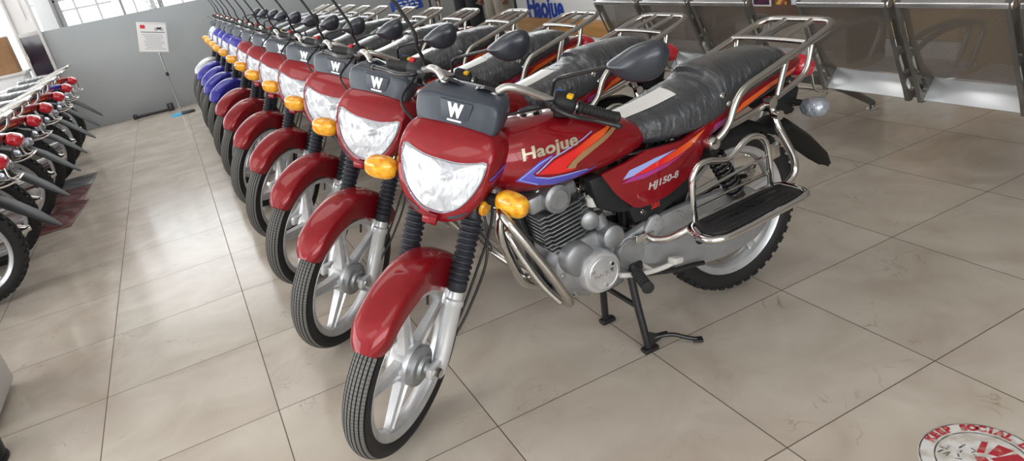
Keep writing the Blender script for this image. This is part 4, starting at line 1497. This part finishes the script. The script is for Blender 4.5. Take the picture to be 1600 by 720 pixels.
def holed_plate(mb, loops, y0, y1):
    tri = tessellate_polygon([[Vector((p[0], p[1], 0)) for p in lp] for lp in loops])
    flat = [p for lp in loops for p in lp]
    A = mb.verts([(p[0], y0, p[1]) for p in flat]); B = mb.verts([(p[0], y1, p[1]) for p in flat])
    for t in tri:
        mb.face([A[i] for i in t]); mb.face([B[i] for i in reversed(t)])
    k = 0
    for lp in loops:
        n = len(lp)
        for i in range(n):
            mb.face((A[k + i], A[k + (i + 1) % n], B[k + (i + 1) % n], B[k + i]))
        k += n


def slot(p0, p1, w, n=8):
    a = Vector((p0[0], p0[1], 0)); b = Vector((p1[0], p1[1], 0)); d = (b - a).normalized(); e = Vector((-d.y, d.x, 0))
    out = []
    for c, sgn in ((a, -1), (b, 1)):
        for i in range(n + 1):
            t = PI * i / n
            q = c + e * math.cos(t) * w * sgn * -1 + d * math.sin(t) * w * sgn
            out.append((q.x, q.y))
    return out


def bench(spans, x0, label, legs, group):
    """row of perforated seats whose backs face the motorcycles"""
    yc = (spans[0][0] + spans[-1][1]) / 2
    root = thing('waiting_bench', label, 'bench', (x0 + .25, yc, 0), 0, group)
    O = Vector((x0 + .25, yc, 0))

    def fin(mb, name, mat, parent=root, **kw):
        mb.transform(lambda v: v - O)
        return mb.build(name, mat, parent, **kw)
    prof = [(-.165, .845), (-.150, .80), (-.120, .73), (-.085, .65), (-.048, .565), (-.022, .528)]
    for (ya, yb) in spans:
        mb = MB()
        ins = .022
        pts = catmull([(x0 + p[0], 0, p[1]) for p in prof], 4)
        acc = 0; prev = None
        cols = 6
        rows = []
        for i, p in enumerate(pts):
            if prev is not None: acc += (p - prev).length
            prev = p
            rows.append(([mb.bm.verts.new((p.x + .02 * (1 - ((j / cols) * 2 - 1) ** 2) * min(1, i / 8), ya + ins + (yb - ya - 2 * ins) * j / cols, p.z)) for j in range(cols + 1)], acc))
        for (r0, a0), (r1, a1) in zip(rows[:-1], rows[1:]):
            for j in range(cols):
                f = mb.face((r0[j], r0[j + 1], r1[j + 1], r1[j]))
                for l, (jj, aa) in zip(f.loops, ((j, a0), (j + 1, a0), (j + 1, a1), (j, a1))):
                    l[mb.uv].uv = ((yb - ya) * jj / cols, aa)
        bk = fin(mb, 'backrest', PERF)
        mb = MB()
        rl = [(-.180, .842), (-.182, .862), (-.165, .872), (-.140, .866), (-.135, .850), (-.150, .838)]
        mb.prism([(x0 + a, z) for a, z in rl], ya + .004, yb - .004, .003)
        fin(mb, 'top_rail', SHEET2, bk)
        mb = MB()
        mb.prism([(x0 - .002, .418), (x0 + .060, .500), (x0 + .12, .470), (x0 + .28, .452), (x0 + .44, .470), (x0 + .475, .455), (x0 + .47, .440), (x0 + .28, .436), (x0 + .11, .452), (x0 + .062, .478), (x0 + .010, .412)], ya + .02, yb - .02, .001)
        fin(mb, 'seat_pan', SHEET)
        for y0_, sgn in ((ya, 1), (yb, -1)):
            mb = MB()
            outer = [(x0 - .178, .868), (x0 - .152, .874), (x0 - .132, .862), (x0 - .08, .72), (x0 - .01, .58), (x0 + .065, .500), (x0 + .040, .455), (x0 + .012, .408), (x0 - .010, .408), (x0 - .03, .47), (x0 - .10, .65), (x0 - .175, .84)]
            holes = [slot((x0 - .128, .775), (x0 - .088, .665), .014), slot((x0 - .066, .615), (x0 - .040, .555), .018), slot((x0 - .016, .500), (x0 + .004, .470), .019)]
            holed_plate(mb, [outer] + [list(reversed(h)) for h in holes], y0_, y0_ + sgn * .020)
            sf = fin(mb, 'side_frame', DIE, sharp=30)
            mb = MB(); mb.lathe([(0, -.004), (.014, -.004), (.018, 0), (.018, .024), (.014, .028), (0, .028)], (x0 - .155, y0_, .853), (0, sgn, 0), 18); fin(mb, 'frame_cap', STEEL, sf)
            # armrest loop
            mb = MB()
            ya_ = y0_ + sgn * .010
            mb.tube([(x0 - .055, ya_, .640), (x0 + .06, ya_, .680), (x0 + .22, ya_, .690), (x0 + .34, ya_, .675), (x0 + .385, ya_, .635), (x0 + .36, ya_, .57), (x0 + .30, ya_, .48)], .013, 10, 5, flat=.8)
            fin(mb, 'armrest', ARMS)
    y0_, y1_ = spans[0][0], spans[-1][1]
    mb = MB(); mb.box((x0 + .22, (y0_ + y1_) / 2, .385), (.08, y1_ - y0_ + .02, .05), bevel=.006); fin(mb, 'beam', DIE)
    for ly in legs:
        mb = MB()
        mb.tube([(x0 - .08, ly, .030), (x0 - .03, ly, .16), (x0 + .06, ly, .30), (x0 + .18, ly, .375), (x0 + .32, ly, .365), (x0 + .60, ly, .22), (x0 + .87, ly, .06), (x0 + .90, ly, .030)], [.020, .024, .032, .036, .034, .026, .02, .02], 12, 5)
        lg = fin(mb, 'leg', DIE)
        mb = MB()
        for fx_ in (x0 - .08, x0 + .90): mb.lathe([(0, 0), (.034, 0), (.036, .006), (.028, .016), (.018, .020), (.016, .035), (0, .035)], (fx_, ly, 0), (0, 0, 1), 18)
        fin(mb, 'leg_foot', STEEL, lg)
    return root


SHEET2 = principled('bright_steel_rail', (0.60, 0.60, 0.60), 0.25, 0.85)
bench([(-1.13, -.70), (-.67, -.235), (-.205, .235), (.275, .735), (1.06, 1.475), (1.515, 1.945), (1.99, 2.46)], 3.46, 'long perforated steel waiting bench behind the rear racks of the nearest motorcycles', (-.95, 1.17, 2.3), None)

# ------------------------------------------------------------------ desks at the back right
def wood(name, c1, c2):
    m = principled(name, c1, 0.35, 0, 0.3)
    add_noise(m, c1, c2, 3, 5, .35, .65, stretch=(1, .6, 9))
    return m


WOODO = wood('honey_oak_laminate', (0.42, 0.20, 0.055), (0.50, 0.27, 0.09))
WOODB = wood('walnut_laminate', (0.105, 0.060, 0.045), (0.14, 0.085, 0.062))
WOODT = wood('tan_laminate', (0.52, 0.34, 0.17), (0.58, 0.40, 0.22))
GLOSSW = principled('white_gloss_panel', (0.74, 0.75, 0.76), 0.25)
add_noise(GLOSSW, (0.72, 0.73, 0.74), (0.76, 0.77, 0.78), 2)
LOGOB = principled('blue_logo', (0.015, 0.055, 0.36), 0.35)
dk = thing('reception_desk', 'white reception desk with blue lettering and a honey oak band along the bottom', 'desk', (4.9, 5.2, 0))
def dbox(name, c, s_, mat, bev=.004, par=dk):
    o = par.location
    mb = MB(); mb.box((c[0] - o.x, c[1] - o.y, c[2]), s_, bevel=bev); return mb.build(name, mat, par)
dbox('front_panel', (4.62, 5.28, .725), (.04, 2.10, .65), GLOSSW)
dbox('oak_band', (4.60, 5.28, .315), (.06, 2.12, .165), WOODO)
dbox('plinth', (4.62, 5.28, .115), (.06, 2.10, .23), GLOSSW)
dbox('desk_top', (4.90, 5.28, 1.07), (.66, 2.20, .04), WOODO)
dbox('end_panel', (4.90, 6.36, .53), (.62, .045, 1.04), BLACKM)
dbox('end_panel', (4.90, 4.22, .53), (.62, .045, 1.04), GLOSSW)
mb = MB(); flat_text(mb, 'Haojue', .32, (4.597 - 4.9, 5.62 - 5.2, .508), (0, -1, 0), (0, 0, 1), .012, 0, .002, sx=.92)
mb.build('desk_lettering', LOGOB, dk, fix=False)

db = thing('office_desk', 'dark walnut office desk behind the farther bench, with pictures on its front', 'desk', (5.5, 3.0, 0))
dbox('front_panel', (5.22, 3.0, .54), (.03, 1.9, .42), WOODB, par=db)
dbox('desk_top', (5.52, 3.0, .765), (.70, 2.0, .03), WOODB, par=db)
for yy in (2.06, 3.94): dbox('side_panel', (5.52, yy, .375), (.62, .03, .75), WOODB, par=db)
FR = principled('pale_picture_frame', (0.72, 0.70, 0.68), 0.4)
PICD = principled('dark_violet_print', (0.03, 0.012, 0.04), 0.3)
add_noise(PICD, (0.02, 0.01, 0.05), (0.10, 0.02, 0.06), 9)
PICY = principled('red_yellow_print', (0.5, 0.2, 0.05), 0.4)
add_noise(PICY, (0.30, 0.05, 0.04), (0.62, 0.42, 0.05), 22, 2, .45, .55)
PICW = principled('pale_blue_notice', (0.62, 0.70, 0.76), 0.4)
add_noise(PICW, (0.58, 0.66, 0.72), (0.68, 0.75, 0.80), 9)


def board(name, y, z, w, h, frame, face, label, cat):
    t = thing(name, label, cat, (5.196, y, z))
    mb = MB(); mb.box((0, 0, 0), (.012, w, h), bevel=.003); mb.build('frame', frame, t)
    mb = MB(); mb.box((-.0068, 0, 0), (.003, w * .84, h * .84)); mb.build('print', face, t)


board('picture', 2.90, .515, .21, .18, FR, PICD, 'dark picture in a pale frame on the front of the walnut desk', 'picture')
board('card', 2.69, .50, .12, .12, PICY, PICY, 'small red and yellow card beside the dark framed picture on the walnut desk', 'card')
board('notice', 2.50, .52, .16, .16, PICW, PICW, 'pale blue notice on the walnut desk, right of the red and yellow card', 'notice')

dt = thing('side_cabinet', 'tan cabinet on a white base, glimpsed between the seat frames of the bench', 'cabinet', (5.3, 1.33, 0))
dbox('front_panel', (5.02, 1.33, .50), (.04, .50, .46), WOODT, par=dt)
dbox('plinth', (5.02, 1.33, .13), (.05, .50, .26), GLOSSW, par=dt)
dbox('cabinet_top', (5.34, 1.33, .755), (.70, .54, .03), WOODT, par=dt)
for yy in (1.09, 1.57): dbox('side_panel', (5.34, yy, .37), (.60, .03, .74), WOODT, par=dt)

# ------------------------------------------------------------------ at the partition: price sign, bar, poster, stand
sg_ = thing('price_sign', 'white price sheet on a leaning grey pole standing before the grey partition', 'sign', (.545, 8.33, 0))
mb = MB(); mb.lathe([(0, 0), (.105, 0), (.108, .006), (.100, .014), (.03, .018), (0, .018)], (-.035, 0, 0), (0, 0, 1), 32)
mb.build('base', principled('cyan_blue_plastic', (0.06, 0.42, 0.70), 0.35), sg_)
mb = MB(); mb.prism([(-.01, -.10), (.15, -.085), (.165, 0), (.15, .085), (-.01, .10)], .0, .020, .004, axis='z'); mb.build('base_cap', BLACKM, sg_)
mb = MB(); mb.rod((0, 0, .018), (.0, .03, .86), .010, 12); po = mb.build('pole', STEEL, sg_)
mb = MB(); mb.rod((0, .017, .50), (0, .0185, .545), .018, 12); mb.build('pole_collar', BLACKM, po)
rotS = Euler((math.radians(-6), math.radians(14), math.radians(4)))
def srot(p): return rotS.to_matrix() @ Vector(p) + Vector((-.005, .02, .985))
mb = MB(); mb.box((0, 0, 0), (.335, .022, .36), bevel=.008); mb.transform(srot); pn = mb.build('sign_panel', FR, sg_)
mb = MB(); mb.box((.006, -.0115, -.004), (.300, .003, .330)); mb.transform(srot); mb.build('price_sheet', WHITE, pn)
mb = MB()
mb.box((-.105, -.0135, .125), (.055, .002, .042)); mb.transform(srot); mb.build('sheet_logo', STR_FLAT, pn)
mb = MB()
mb.box((.006, -.0135, .062), (.27, .002, .010))
for i in range(9): mb.box((-.005 + .01 * (i % 3), -.0135, .030 - i * .021), (.235 - .02 * (i % 4), .002, .004))
mb.transform(srot); mb.build('sheet_print', principled('grey_ink', (0.22, 0.20, 0.24), 0.5), pn)
mb = MB()
for cx in (.045, .105): mb.lathe([(.013, -.001), (.018, -.001), (.018, .001), (.013, .001)], (cx, -.0135, .098), (0, 1, 0), 16, closed=True)
mb.prism([(.045, .100), (.060, .122), (.085, .120), (.11, .126), (.10, .112), (.105, .098), (.075, .096)], -.0145, -.0125)
mb.transform(srot); mb.build('motorcycle_picture', BLACKM, pn)

mb = MB()
mb.tube([(-.03, 8.93, .022), (.43, 8.90, .022)], .018, 10, 1); mb.box((-.03, 8.93, .03), (.05, .07, .06), bevel=.01); mb.box((.43, 8.90, .05), (.08, .08, .10), bevel=.01)
tag(mb.build('floor_bar', BLACKM), 'black bar lying on the floor along the foot of the grey partition', 'bar')

po_ = thing('poster', 'blue poster with white print on the grey partition behind the motorcycles', 'poster', (4.07, 9.012, .635))
mb = MB(); mb.box((0, 0, 0), (.50, .010, .20), Euler((0, math.radians(-4), 0)), .002); mb.build('sheet', principled('blue_poster_paper', (0.03, 0.09, 0.42), 0.4), po_)
mb = MB()
for i in range(3):
    for j in range(5):
        mb.box((-.17 + j * .08 + (i % 2) * .015, -.0062, .05 - i * .05), (.055, .002, .022), Euler((0, .3 * ((i + j) % 3 - 1), 0)))
mb.build('print', WHITE, po_)

st_ = thing('banner_stand', 'pair of thin black poles on a foot standing before the partition', 'stand', (4.30, 8.45, 0))
mb = MB(); mb.box((0, 0, .012), (.34, .26, .024), bevel=.006); mb.build('foot', BLACKM, st_)
for x in (-.05, .05):
    mb = MB(); mb.rod((x, 0, .02), (x, 0, 1.5), .014, 10); mb.build('pole', BLACKM, st_)
mb = MB(); mb.box((0, 0, 1.5), (.16, .03, .03), bevel=.004); mb.build('pole_bridge', BLACKM, st_)

# shrub outside the window
LEAF = principled('dark_green_leaf', (0.035, 0.085, 0.025), 0.5)
add_noise(LEAF, (0.02, 0.06, 0.015), (0.06, 0.12, 0.035), 8)
sh_ = thing('potted_shrub', 'dark green shrub outside the window, above the grey partition', 'plant', (.69, 10.1, 0))
mb = MB(); mb.lathe([(0, 0), (.13, 0), (.18, .34), (.165, .34), (.15, .30), (0, .30)], (0, 0, 0), (0, 0, 1), 24); mb.build('pot', principled('clay_pot', (0.25, 0.11, 0.06), 0.7), sh_)
mb = MB(); mb.tube([(0, 0, .28), (.01, .01, .9), (-.01, 0, 1.5)], .02, 8, 3); mb.build('stem', principled('bark', (0.12, 0.08, 0.05), 0.8), sh_)
mb = MB()
rnd = random.Random(3)
for i in range(260):
    a = rnd.uniform(0, 2 * PI); r = .13 * math.sqrt(rnd.random()); z = rnd.uniform(1.22, 1.85)
    c = Vector((r * math.cos(a), r * math.sin(a), z)); d = Vector((math.cos(a), math.sin(a), rnd.uniform(-.3, .9))).normalized()
    s_ = d.cross(Vector((0, 0, 1))).normalized() * .016
    q = mb.verts([c, c + d * .03 + s_, c + d * .075, c + d * .03 - s_]); mb.face(q)
mb.build('foliage', LEAF, sh_)['kind'] = 'stuff'

# ------------------------------------------------------------------ left foreground and left back
cab = thing('display_plinth', 'white display plinth cut off by the left edge of the picture', 'plinth', (-.785, 1.46, 0))
PLW = principled('white_plinth_paint', (0.62, 0.61, 0.59), 0.4)
add_noise(PLW, (0.59, 0.58, 0.56), (0.65, 0.64, 0.62), 3)
mb = MB(); mb.box((-.02, .0, .48), (.84, .42, .92), bevel=.03); mb.build('body', PLW, cab)
mb = MB(); mb.box((-.03, 0, .015), (.80, .39, .03), bevel=.004); mb.build('plinth_foot', BLACKM, cab)
mb = MB(); mb.box((-.02, 0, .955), (.88, .46, .03), bevel=.008); mb.build('top', PLW, cab)
bn = thing('waste_bin', 'round black bin at the lower left corner of the picture', 'bin', (-.425, 1.03, 0))
mb = MB(); mb.lathe([(0, .012), (.095, .012), (.098, .02), (.118, .32), (.112, .32), (.092, .03), (0, .03)], (0, 0, 0), (0, 0, 1), 36); mb.build('bucket', BLACKP, bn)
mb = MB(); mb.lathe([(.112, .312), (.124, .312), (.126, .322), (.122, .330), (.112, .328)], (0, 0, 0), (0, 0, 1), 36, closed=True); mb.build('rim', BLACKP, bn)
mb = MB(); mb.lathe([(0, 0), (.100, 0), (.104, .006), (.100, .014), (0, .014)], (0, 0, 0), (0, 0, 1), 36); mb.build('base_ring', RUBBER, bn)

# boards lying on the floor by the left row
MAR = principled('maroon_board', (0.16, 0.062, 0.060), 0.25, 0, .4)
add_noise(MAR, (0.14, 0.05, 0.05), (0.19, 0.08, 0.075), 4)
GRB = principled('slate_grey_board', (0.10, 0.10, 0.115), 0.3, 0, .3)
add_noise(GRB, (0.09, 0.09, 0.10), (0.12, 0.12, 0.135), 4)
for nm, quad, z, mat, lab in (('floor_board', [(-.75, 4.12), (-.40, 4.16), (-.32, 4.86), (-.75, 4.90)], .0, MAR, 'maroon board on the floor under the left row, nearest the camera'),
                              ('floor_board', [(-.75, 4.94), (-.37, 4.90), (-.34, 5.42), (-.75, 5.46)], .0, MAR, 'maroon board on the floor under the left row, next to the grey one'),
                              ('floor_board', [(-.75, 5.50), (-.345, 5.46), (-.325, 5.94), (-.75, 5.94)], .0, GRB, 'slate grey board on the floor under the left row, beyond the two maroon boards')):
    mb = MB(); mb.prism(quad, z, z + .012, .003, axis='z')
    o = mb.build(nm, mat); tag(o, lab, 'board', 'boards on the floor by the left row')

CARD = principled('brown_cardboard', (0.28, 0.155, 0.075), 0.8)
add_noise(CARD, (0.25, 0.135, 0.06), (0.32, 0.18, 0.09), 6)
cb2 = thing('cabinet', 'small white cabinet at the far left in front of the bright window', 'cabinet', (-1.25, 8.62, 0))
mb = MB(); mb.box((0, 0, .46), (.62, .45, .86), bevel=.01); mb.build('carcass', GLOSSW, cb2)
mb = MB(); mb.box((.0, -.232, .46), (.58, .02, .80), bevel=.005); dr = mb.build('door', GLOSSW, cb2)
mb = MB(); mb.rod((.24, -.25, .50), (.24, -.25, .62), .007, 8); mb.build('handle', STEEL, dr)
mb = MB(); mb.box((0, 0, .905), (.66, .49, .03), bevel=.004); mb.build('cabinet_top', WFRAME, cb2)
bx = thing('cardboard_box', 'tall brown cardboard box standing on the white cabinet', 'box', (-1.12, 8.62, .92))
mb = MB(); mb.box((0, 0, .205), (.26, .24, .41), bevel=.004); mb.build('carton', CARD, bx)
mb = MB(); mb.box((.06, 0, .414), (.13, .24, .005), Euler((0, -.06, 0))); mb.box((-.07, 0, .414), (.12, .24, .005), Euler((0, .05, 0))); mb.build('flap', CARD, bx)

# ------------------------------------------------------------------ round floor sticker
stk = thing('floor_sticker', 'round white floor sticker with red lettering and a red emblem at the lower right', 'sticker', (2.123, -.917, 0))
STW = principled('worn_white_sticker', (0.62, 0.60, 0.57), 0.35)
add_noise(STW, (0.50, 0.46, 0.41), (0.68, 0.67, 0.65), 22, 6, .40, .55)
STK = principled('sticker_red_ink', (0.46, 0.045, 0.055), 0.4)
add_noise(STK, (0.50, 0.22, 0.19), (0.42, 0.03, 0.045), 40, 4, .36, .48)
INK = principled('sticker_dark_ink', (0.06, 0.055, 0.05), 0.5)
add_noise(INK, (0.30, 0.28, 0.26), (0.05, 0.05, 0.05), 30, 4, .40, .55)
RS = .139
mb = MB(); mb.lathe([(0, .0012), (RS, .0012), (RS + .001, 0)], (0, 0, 0), (0, 0, 1), 72); mb.build('disc', STW, stk)
mb = MB()
for r in (RS - .003, RS * .735): mb.lathe([(r - .0016, .0016), (r + .0016, .0016)], (0, 0, 0), (0, 0, 1), 72)
mb.build('ring_line', INK, stk)
UPA = math.radians(52)


def arc_text(txt, r, a_mid, size, step, inward=False):
    mb = MB()
    n = len(txt)
    for i, ch in enumerate(txt):
        if ch == ' ': continue
        a = a_mid - (i - (n - 1) / 2) * step
        x, y = r * math.cos(a), r * math.sin(a)
        flat_text(mb, ch, size, (x, y, .0020), (math.sin(a), -math.cos(a), 0), (math.cos(a), math.sin(a), 0), .0022)
    return mb


arc_text('KEEP SOCIAL DISTANCE', RS * .868, math.radians(9.5), .030, math.radians(9.6)).build('sticker_lettering', STK, stk, fix=False)
arc_text('S', RS * .868, math.radians(151), .030, .2).build('sticker_lettering', STK, stk, fix=False)


def rotp(pts):
    c, s_ = math.cos(UPA - PI / 2), math.sin(UPA - PI / 2)
    return [(.65 * (c * x - s_ * y), .65 * (s_ * x + c * y)) for x, y in pts]


mb = MB()
for pl in ([(-.005, .045), (.035, .105), (.055, .10), (.02, .04)], [(.03, .035), (.085, .085), (.125, .05), (.06, .02)], [(.03, .01), (.13, .035), (.15, -.01), (.05, -.02)], [(-.02, .02), (.015, .02), (.03, -.03), (-.015, -.03)],
           [(.02, -.03), (.10, -.03), (.09, -.09), (.03, -.07)]):
    mb.prism(rotp(pl), .0012, .0019, axis='z')
mb.build('sticker_emblem', STK, stk)
mb = MB()
rnd = random.Random(11)
for i in range(26):
    x, y = rnd.uniform(-.135, -.01), rnd.uniform(-.09, .09)
    if x * x + y * y > .145 ** 2: continue
    a = rnd.uniform(0, PI); l = rnd.uniform(.012, .035); w = rnd.uniform(.003, .007)
    dx, dy = math.cos(a) * l / 2, math.sin(a) * l / 2; ex, ey = -math.sin(a) * w / 2, math.cos(a) * w / 2
    mb.prism(rotp([(x - dx - ex, y - dy - ey), (x + dx - ex, y + dy - ey), (x + dx + ex, y + dy + ey), (x - dx + ex, y - dy + ey)]), .0012, .0017, axis='z')
mb.build('sticker_figure', INK, stk)

# ------------------------------------------------------------------ people behind the racks
def skin(name, verts, edges, mat, parent, root=0, sub=2):
    me = bpy.data.meshes.new(name)
    me.from_pydata([v[:3] for v in verts], edges, [])
    me.materials.append(mat)
    o = bpy.data.objects.new(name, me); C.objects.link(o); o.parent = parent
    m = o.modifiers.new('skin', 'SKIN'); m.use_smooth_shade = True
    for i, v in enumerate(verts):
        d = me.skin_vertices[0].data[i]
        d.radius = (v[3], v[4] if len(v) > 4 else v[3]); d.use_root = (i == root)
    sb = o.modifiers.new('sub', 'SUBSURF'); sb.levels = sub; sb.render_levels = sub
    return o


SKINM = principled('brown_skin', (0.16, 0.075, 0.05), 0.5)
add_noise(SKINM, (0.14, 0.065, 0.042), (0.19, 0.09, 0.06), 12)
HAIRM = principled('black_hair', (0.01, 0.009, 0.008), 0.6)
add_bump(HAIRM, 90, 0.5, 0.004)


def cloth(name, col, c2, sc_=7):
    m = principled(name, col, 0.85)
    add_noise(m, col, c2, sc_, 4)
    add_bump(m, 9, 0.6, 0.02, stretch=(1.6, 1.6, .5))
    return m


def person(loc, rz, label, shirt, trousers, hand_target, shoe):
    r = thing('person', label, 'person', loc, rz)
    # local frame: faces -x, own right hand at +y
    V = [(0, 0, .95, .13, .10), (0, 0, 1.12, .12, .095), (.01, 0, 1.30, .14, .10), (.005, 0, 1.43, .09, .075), (-.005, 0, 1.50, .052), (-.015, 0, 1.56, .060), (-.02, 0, 1.64, .085, .095), (-.01, 0, 1.72, .070, .08)]
    Ed = [(0, 1), (1, 2), (2, 3), (3, 4), (4, 5), (5, 6), (6, 7)]

    def add(v, prev):
        V.append(v); Ed.append((prev, len(V) - 1)); return len(V) - 1
    k = add((-.105, 0, 1.625, .016), 6)
    hands = {}
    for sg in (1, -1):
        add((-.01, sg * .088, 1.635, .014, .02), 6)
        sh = add((.005, sg * .17, 1.40, .062), 3)
        ht = Vector(hand_target) if sg > 0 else Vector((-.04, -.27, .78))
        s0 = Vector((.005, sg * .17, 1.40)); el = s0.lerp(ht, .5) + Vector((.05, sg * .05, -.02))
        e = add((*el, .042), sh); w = add((*ht, .027), e)
        d = (ht - el).normalized(); pm = ht + d * .055
        p = add((*pm, .030, .020), w)
        side = Vector((-1, 0, 0)); side = (side - d * side.dot(d)).normalized(); inn = Vector((0, -sg, 0)); inn = (inn - d * inn.dot(d)).normalized()
        for q, (o_, l) in enumerate(((.030, .034), (.011, .040), (-.010, .037), (-.029, .028))):
            a = add((*(pm + d * .035 + side * o_), .0100), p)
            b = add((*(pm + d * (.035 + l * .8) + side * o_ + inn * .018), .0092), a)
            add((*(pm + d * (.030 + l * .7) + side * o_ * .9 + inn * .042), .0080), b)
        t1 = add((*(ht + d * .025 + side * .038 + inn * .012), .0115), w)
        add((*(ht + d * .062 + side * .046 + inn * .030), .0095), t1)
        hands[sg] = pm + d * .04 + inn * .02
        hp = add((0, sg * .095, .90, .095), 0)
        kn = add((-.015, sg * .105, .50, .060), hp)
        an = add((.02, sg * .110, .09, .040), kn)
        add((-.12, sg * .118, .035, .034), an)
    body = skin('body', V, Ed, SKINM, r)
    tv = [(0, 0, .98, .155, .125)]; te = []
    for sg in (1, -1):
        b = len(tv)
        tv += [(0, sg * .09, .88, .118), (-.012, sg * .108, .66, .105), (-.015, sg * .112, .48, .098), (.015, sg * .115, .25, .094), (.02, sg * .116, .085, .090)]
        te += [(0, b), (b, b + 1), (b + 1, b + 2), (b + 2, b + 3), (b + 3, b + 4)]
    skin('trousers', tv, te, trousers, r)
    jv = [(0, 0, 1.15, .150, .125), (0, 0, .90, .175, .15), (.01, 0, 1.32, .165, .125), (.005, 0, 1.45, .085, .08)]
    je = [(0, 1), (0, 2), (2, 3)]
    for sg in (1, -1):
        ht = Vector(hand_target) if sg > 0 else Vector((-.04, -.27, .78))
        s0 = Vector((.005, sg * .17, 1.40)); el = s0.lerp(ht, .5) + Vector((.05, sg * .05, -.02))
        b = len(jv); w = el.lerp(ht, .86)
        jv += [(.005, sg * .17, 1.39, .080), (*el, .062), (*w, .050)]
        je += [(3, b), (b, b + 1), (b + 1, b + 2)]
    skin('jacket', jv, je, shirt, r)
    mb = MB(); mb.ellipsoid((.005, 0, 1.685), (.105, .095, .095)); mb.build('hair', HAIRM, r)
    for sg in (1, -1):
        mb = MB(); mb.ellipsoid((-.06, sg * .115, .045), (.135, .048, .045), power=.9); mb.box((-.06, sg * .115, .012), (.27, .09, .024), None, .008); mb.build('shoe', shoe, r)
    return r, hands


BLK = cloth('black_cloth', (0.012, 0.012, 0.015), (0.022, 0.022, 0.027))
KHA = cloth('khaki_cloth', (0.20, 0.175, 0.145), (0.26, 0.23, 0.19))
pr, hd = person((4.05, 6.50, 0), .35, 'person in black clothes behind the rear racks, one hand gripping a pale stick', BLK, BLK, (-.10, .40, .80), BLACKP)
person((4.12, 5.80, 0), .10, 'person in loose khaki trousers standing beside the white reception desk', KHA, KHA, (-.05, .26, .78), BLACKP)
hp_ = Matrix.Translation(pr.location) @ Matrix.Rotation(.35, 4, 'Z') @ hd[1].to_4d().to_3d().to_4d()
hp_ = Vector(hp_[:3])
mb = MB(); mb.rod((0, 0, .10), (-.07, -.16, -.66), .012, 10); mb.lathe([(0, 0), (.016, .002), (.016, .03), (.012, .035), (0, .035)], (-.07, -.16, -.675), (0, 0, 1), 12)
o = mb.build('walking_stick', principled('pale_stick', (0.50, 0.44, 0.36), 0.5)); o.location = hp_
tag(o, 'pale stick held by the person in black, angled down to the floor', 'stick')
